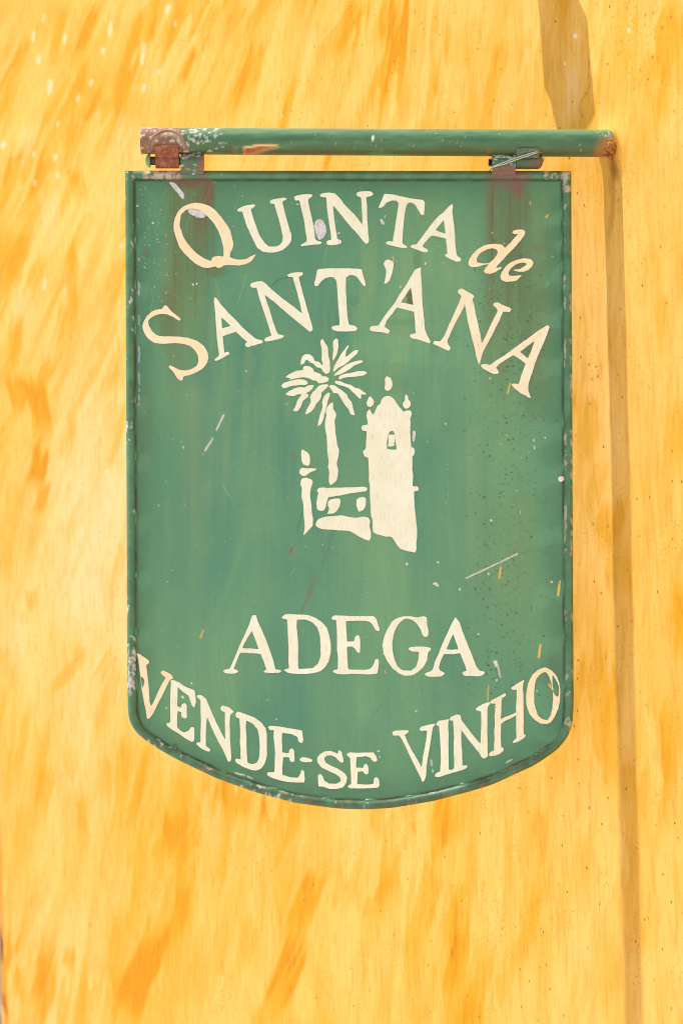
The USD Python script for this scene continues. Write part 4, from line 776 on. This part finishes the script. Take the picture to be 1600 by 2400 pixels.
r_ = sstep(1385, 1440, X + 30 * (fb(X / 12, Y / 12 + D / 12, 3, 100) - .5) + 12 * sstep(-10, 20, RY)); c = mixc(c, lin((176, 104, 36)), r_ * sstep(-22, 0, RY) * .95)
c = mixc(c, lin((200, 200, 190)), sstep(0.6, 0.66, fb(X / 4, Y / 4, 2, 101)) * sstep(1380, 1430, X) * sstep(0, -20, RY) * .7)
for _ in range(45):
    sx, sr = rg.uniform(480, 1420), rg.uniform(-26, 26)
    c = mixc(c, lin((200, 200, 180)), sstep(1.6, .6, np.hypot(X - sx, RY - sr)) * (D > 0) * rg.uniform(.2, .6))
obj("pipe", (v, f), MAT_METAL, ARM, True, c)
# knuckles hung from the pipe
up = arc(0, 330, 32.5, 40, 62, 6)
knuckle("hinge_knuckle", ARM, MAT_RUST, 365, 420, 376, 18, [(31, 345), (27, 354), (20, 364), (16, 369)], 3, c_brown)
knuckle("hinge_knuckle", ARM, MAT_METAL, 1208, 1261, 377, 18.5, [(30, 351), (26, 359), (19, 367), (17, 371)], 3.0, lambda x, y: c_green(x, y, .15, 1264) * .8)
w = [(350 + 0, 352), (354, 335), (364, 321), (380, 311), (396, 308), (412, 312), (426, 322), (434, 337), (438, 352)]
q = smooth_line(w, 3, 4); dd = np.sqrt(np.clip(31.0 ** 2 - (q[:, 1] - 330) ** 2, 0, None))
def tube3(p3, r, nseg=10):
    p3 = np.asarray(p3, float); t = np.gradient(p3, axis=0); t /= np.linalg.norm(t, axis=1, keepdims=True)
    ref = np.where(np.abs(t[:, [2]]) > .9, [[1.0, 0, 0]], [[0, 0, 1.0]]); a = np.cross(t, ref); a /= np.linalg.norm(a, axis=1, keepdims=True); b = np.cross(t, a)
    th = np.arange(nseg) / nseg * 2 * np.pi
    v = (p3[:, None] + r * (np.cos(th)[None, :, None] * a[:, None] + np.sin(th)[None, :, None] * b[:, None])).reshape(-1, 3)
    f = grid_faces(len(p3), nseg, True); k = np.arange(nseg); e_ = (len(p3) - 1) * nseg
    f = np.vstack([f, np.stack([np.full(nseg, len(v)), (k + 1) % nseg, k], -1), np.stack([np.full(nseg, len(v) + 1), e_ + k, e_ + (k + 1) % nseg], -1)])
    return orient(np.vstack([v, p3[0], p3[-1]]), f)
v, f = tube3(P(q[:, 0], q[:, 1], dd - 1), 3.6 * S)
v = v + 0.9 * S * (np.stack([meshkit.noise(v * 500 + s_) for s_ in (0, 7, 13)], -1) - .5)
obj("weld_bead", (v, f), MAT_RUST, ARM, True, flat(lin((142, 112, 96)))(v))
# bolts through the knuckles
def bolt(x0, x1, cy, r, head_x, head_r, head_w, sgn, col_head, thread=None):
    t_ = np.linspace(x0, x1, 12); rr = np.full(12, float(r))
    v, f, *_ = tube(np.stack([t_, np.full(12, cy)], -1), rr, 16); obj("hinge_bolt", (v, f), MAT_RUST, ARM, 40 and True, flat(lin((92, 62, 48)))(v))
    m = trimesh.creation.icosphere(3); q = m.vertices.copy(); q[:, 0] = np.where(q[:, 0] * sgn > 0, q[:, 0], q[:, 0] * 0.05)
    v, f = orient(P(head_x + q[:, 0] * head_w, cy + q[:, 1] * head_r, q[:, 2] * head_r), m.faces)
    obj("bolt_head", (v, f), MAT_METAL, ARM, True, flat(col_head)(v))
bolt(350, 470, 376, 10, 352, 16, 11.5, -1, lin((98, 142, 96)))
bolt(1152, 1262, 378, 9, 1260, 17, 12, 1, lin((116, 98, 66)))
xt = np.linspace(1144.5, 1154, 26); v, f, *_ = tube(np.stack([xt, np.full(26, 380.0)], -1), 8.6 + 1.6 * np.sin(np.arange(26) * 2 * np.pi / 6), 14)
obj("bolt_thread", (v, f), MAT_RUST, ARM, True, flat(lin((74, 44, 36)))(v))
# crust of rust where the pipe enters the wall
def rustcol(v):
    n_ = meshkit.fbm(v * 260, 3); c_ = np.broadcast_to(lin((158, 94, 32)), (len(v), 3)).copy()
    c_ = mixc(c_, lin((192, 124, 34)), sstep(.54, .65, n_)); return mixc(c_, lin((96, 58, 36)), sstep(.48, .34, n_))
m = trimesh.creation.icosphere(4); q = m.vertices; q = q * (1 + .5 * (meshkit.fbm(q * 3.2 + 5, 4)[:, None] - .5))
v, f = orient(P(1430 + q[:, 0] * 21, 349 + q[:, 1] * 25, 14 + q[:, 2] * 22), m.faces)
obj("rust_crust", (v, f), MAT_RUST, ARM, True, rustcol(v))

# the wire that keeps the right-hand bolt in
WIRE = thing("binding_wire", "thin bright wire wound round the right-hand hinge of the sign", "wire")
for k, off in enumerate((0, 4.6)):
    w = np.array([(1148, 399 + off * .2, -6), (1149, 396, 10), (1156, 391 + off * .4, 20.5), (1180, 382.5 + off, 22), (1206, 373.5 + off, 27), (1235, 364 + off, 29), (1254, 359 + off * .6, 30), (1265, 357.5 + off * .3, 20), (1271, 361, 8), (1273, 368 + off, 3), (1273, 378, -6)], float)
    d_ = np.r_[0, np.cumsum(np.linalg.norm(np.diff(w, axis=0), axis=1))]; s_ = np.linspace(0, d_[-1], 90)
    q = np.stack([np.interp(s_, d_, w[:, i]) for i in range(3)], -1)
    ker = np.hanning(9); ker /= ker.sum(); qq = np.pad(q, ((4, 4), (0, 0)), "edge"); q = np.stack([np.convolve(qq[:, i], ker, "valid") for i in range(3)], -1)
    v, f = tube3(P(q[:, 0], q[:, 1], q[:, 2]), 1.5 * S, 8)
    obj("wire_strand", (v, f), MAT_WIRE, WIRE, True)
# ------------------------------------------------------------------ unseen lantern, added to cast the shadow at the top of the wall
def on_wall(pxx, pyy):
    """Wall point seen at a pixel."""
    d = np.array([(pxx - 800) * S, DIST, -(pyy - 1200) * S]); n_ = np.array([-SA, -CA, 0.0]); o = np.array([0, -DIST, EYE])
    t_ = n_ @ (np.array([XB, 0, EYE]) - o) / (n_ @ d); return o + t_ * d
ADDED_LANTERN = thing("wall_lantern", "unseen dark iron lantern on a short bracket, added to cast the shadow at the top of the yellow wall", "lantern")
MAT_IRON = M("dark_iron", {"p": ("principled_bsdf", {"base_color": (0.03, 0.035, 0.035), "roughness": 0.5, "metallic": 0.3})}, [])
MAT_MILK = M("milky_glass", {"p": ("principled_bsdf", {"base_color": (0.5, 0.5, 0.48), "roughness": 0.3})}, [])
base = on_wall(1325, 288) + L * 0.46
def frustum(c0, r0, c1, r1, n=6, a0=0.3):
    a = np.arange(n) / n * 2 * np.pi + a0
    ring = lambda c_, r: np.stack([c_[0] + r * np.cos(a), c_[1] + r * np.sin(a), np.full(n, c_[2])], -1)
    m = trimesh.convex.convex_hull(np.vstack([ring(c0, r0), ring(c1, r1)])); return m
up = np.array([0, 0, 1.0])
obj("glass_body", frustum(base, 0.020, base + up * 0.10, 0.055), MAT_MILK, ADDED_LANTERN)
obj("base_cap", frustum(base - up * 0.014, 0.010, base - up * 0.001, 0.022), MAT_IRON, ADDED_LANTERN)
obj("roof", frustum(base + up * 0.101, 0.066, base + up * 0.16, 0.012), MAT_IRON, ADDED_LANTERN)
for k in range(6):
    a = k / 6 * 2 * np.pi + 0.3; d_ = np.array([math.cos(a), math.sin(a), 0])
    v, f = tube3(np.array([base + d_ * 0.021, base + up * 0.1 + d_ * 0.056]), 0.0025, 6); obj("glazing_bar", (v, f), MAT_IRON, ADDED_LANTERN)
top_ = base + up * 0.16
nrm = np.array([-SA, -CA, 0.0]); dist = (top_ - np.array([XB, 0, EYE])) @ nrm
foot = top_ + up * 0.05 - nrm * (dist + 0.01)
q = np.array([top_ - up * 0.01, top_ + up * 0.03, top_ + up * 0.05 - nrm * 0.03, foot])
v, f = tube3(q, 0.008, 8); obj("bracket_arm", (v, f), MAT_IRON, ADDED_LANTERN)
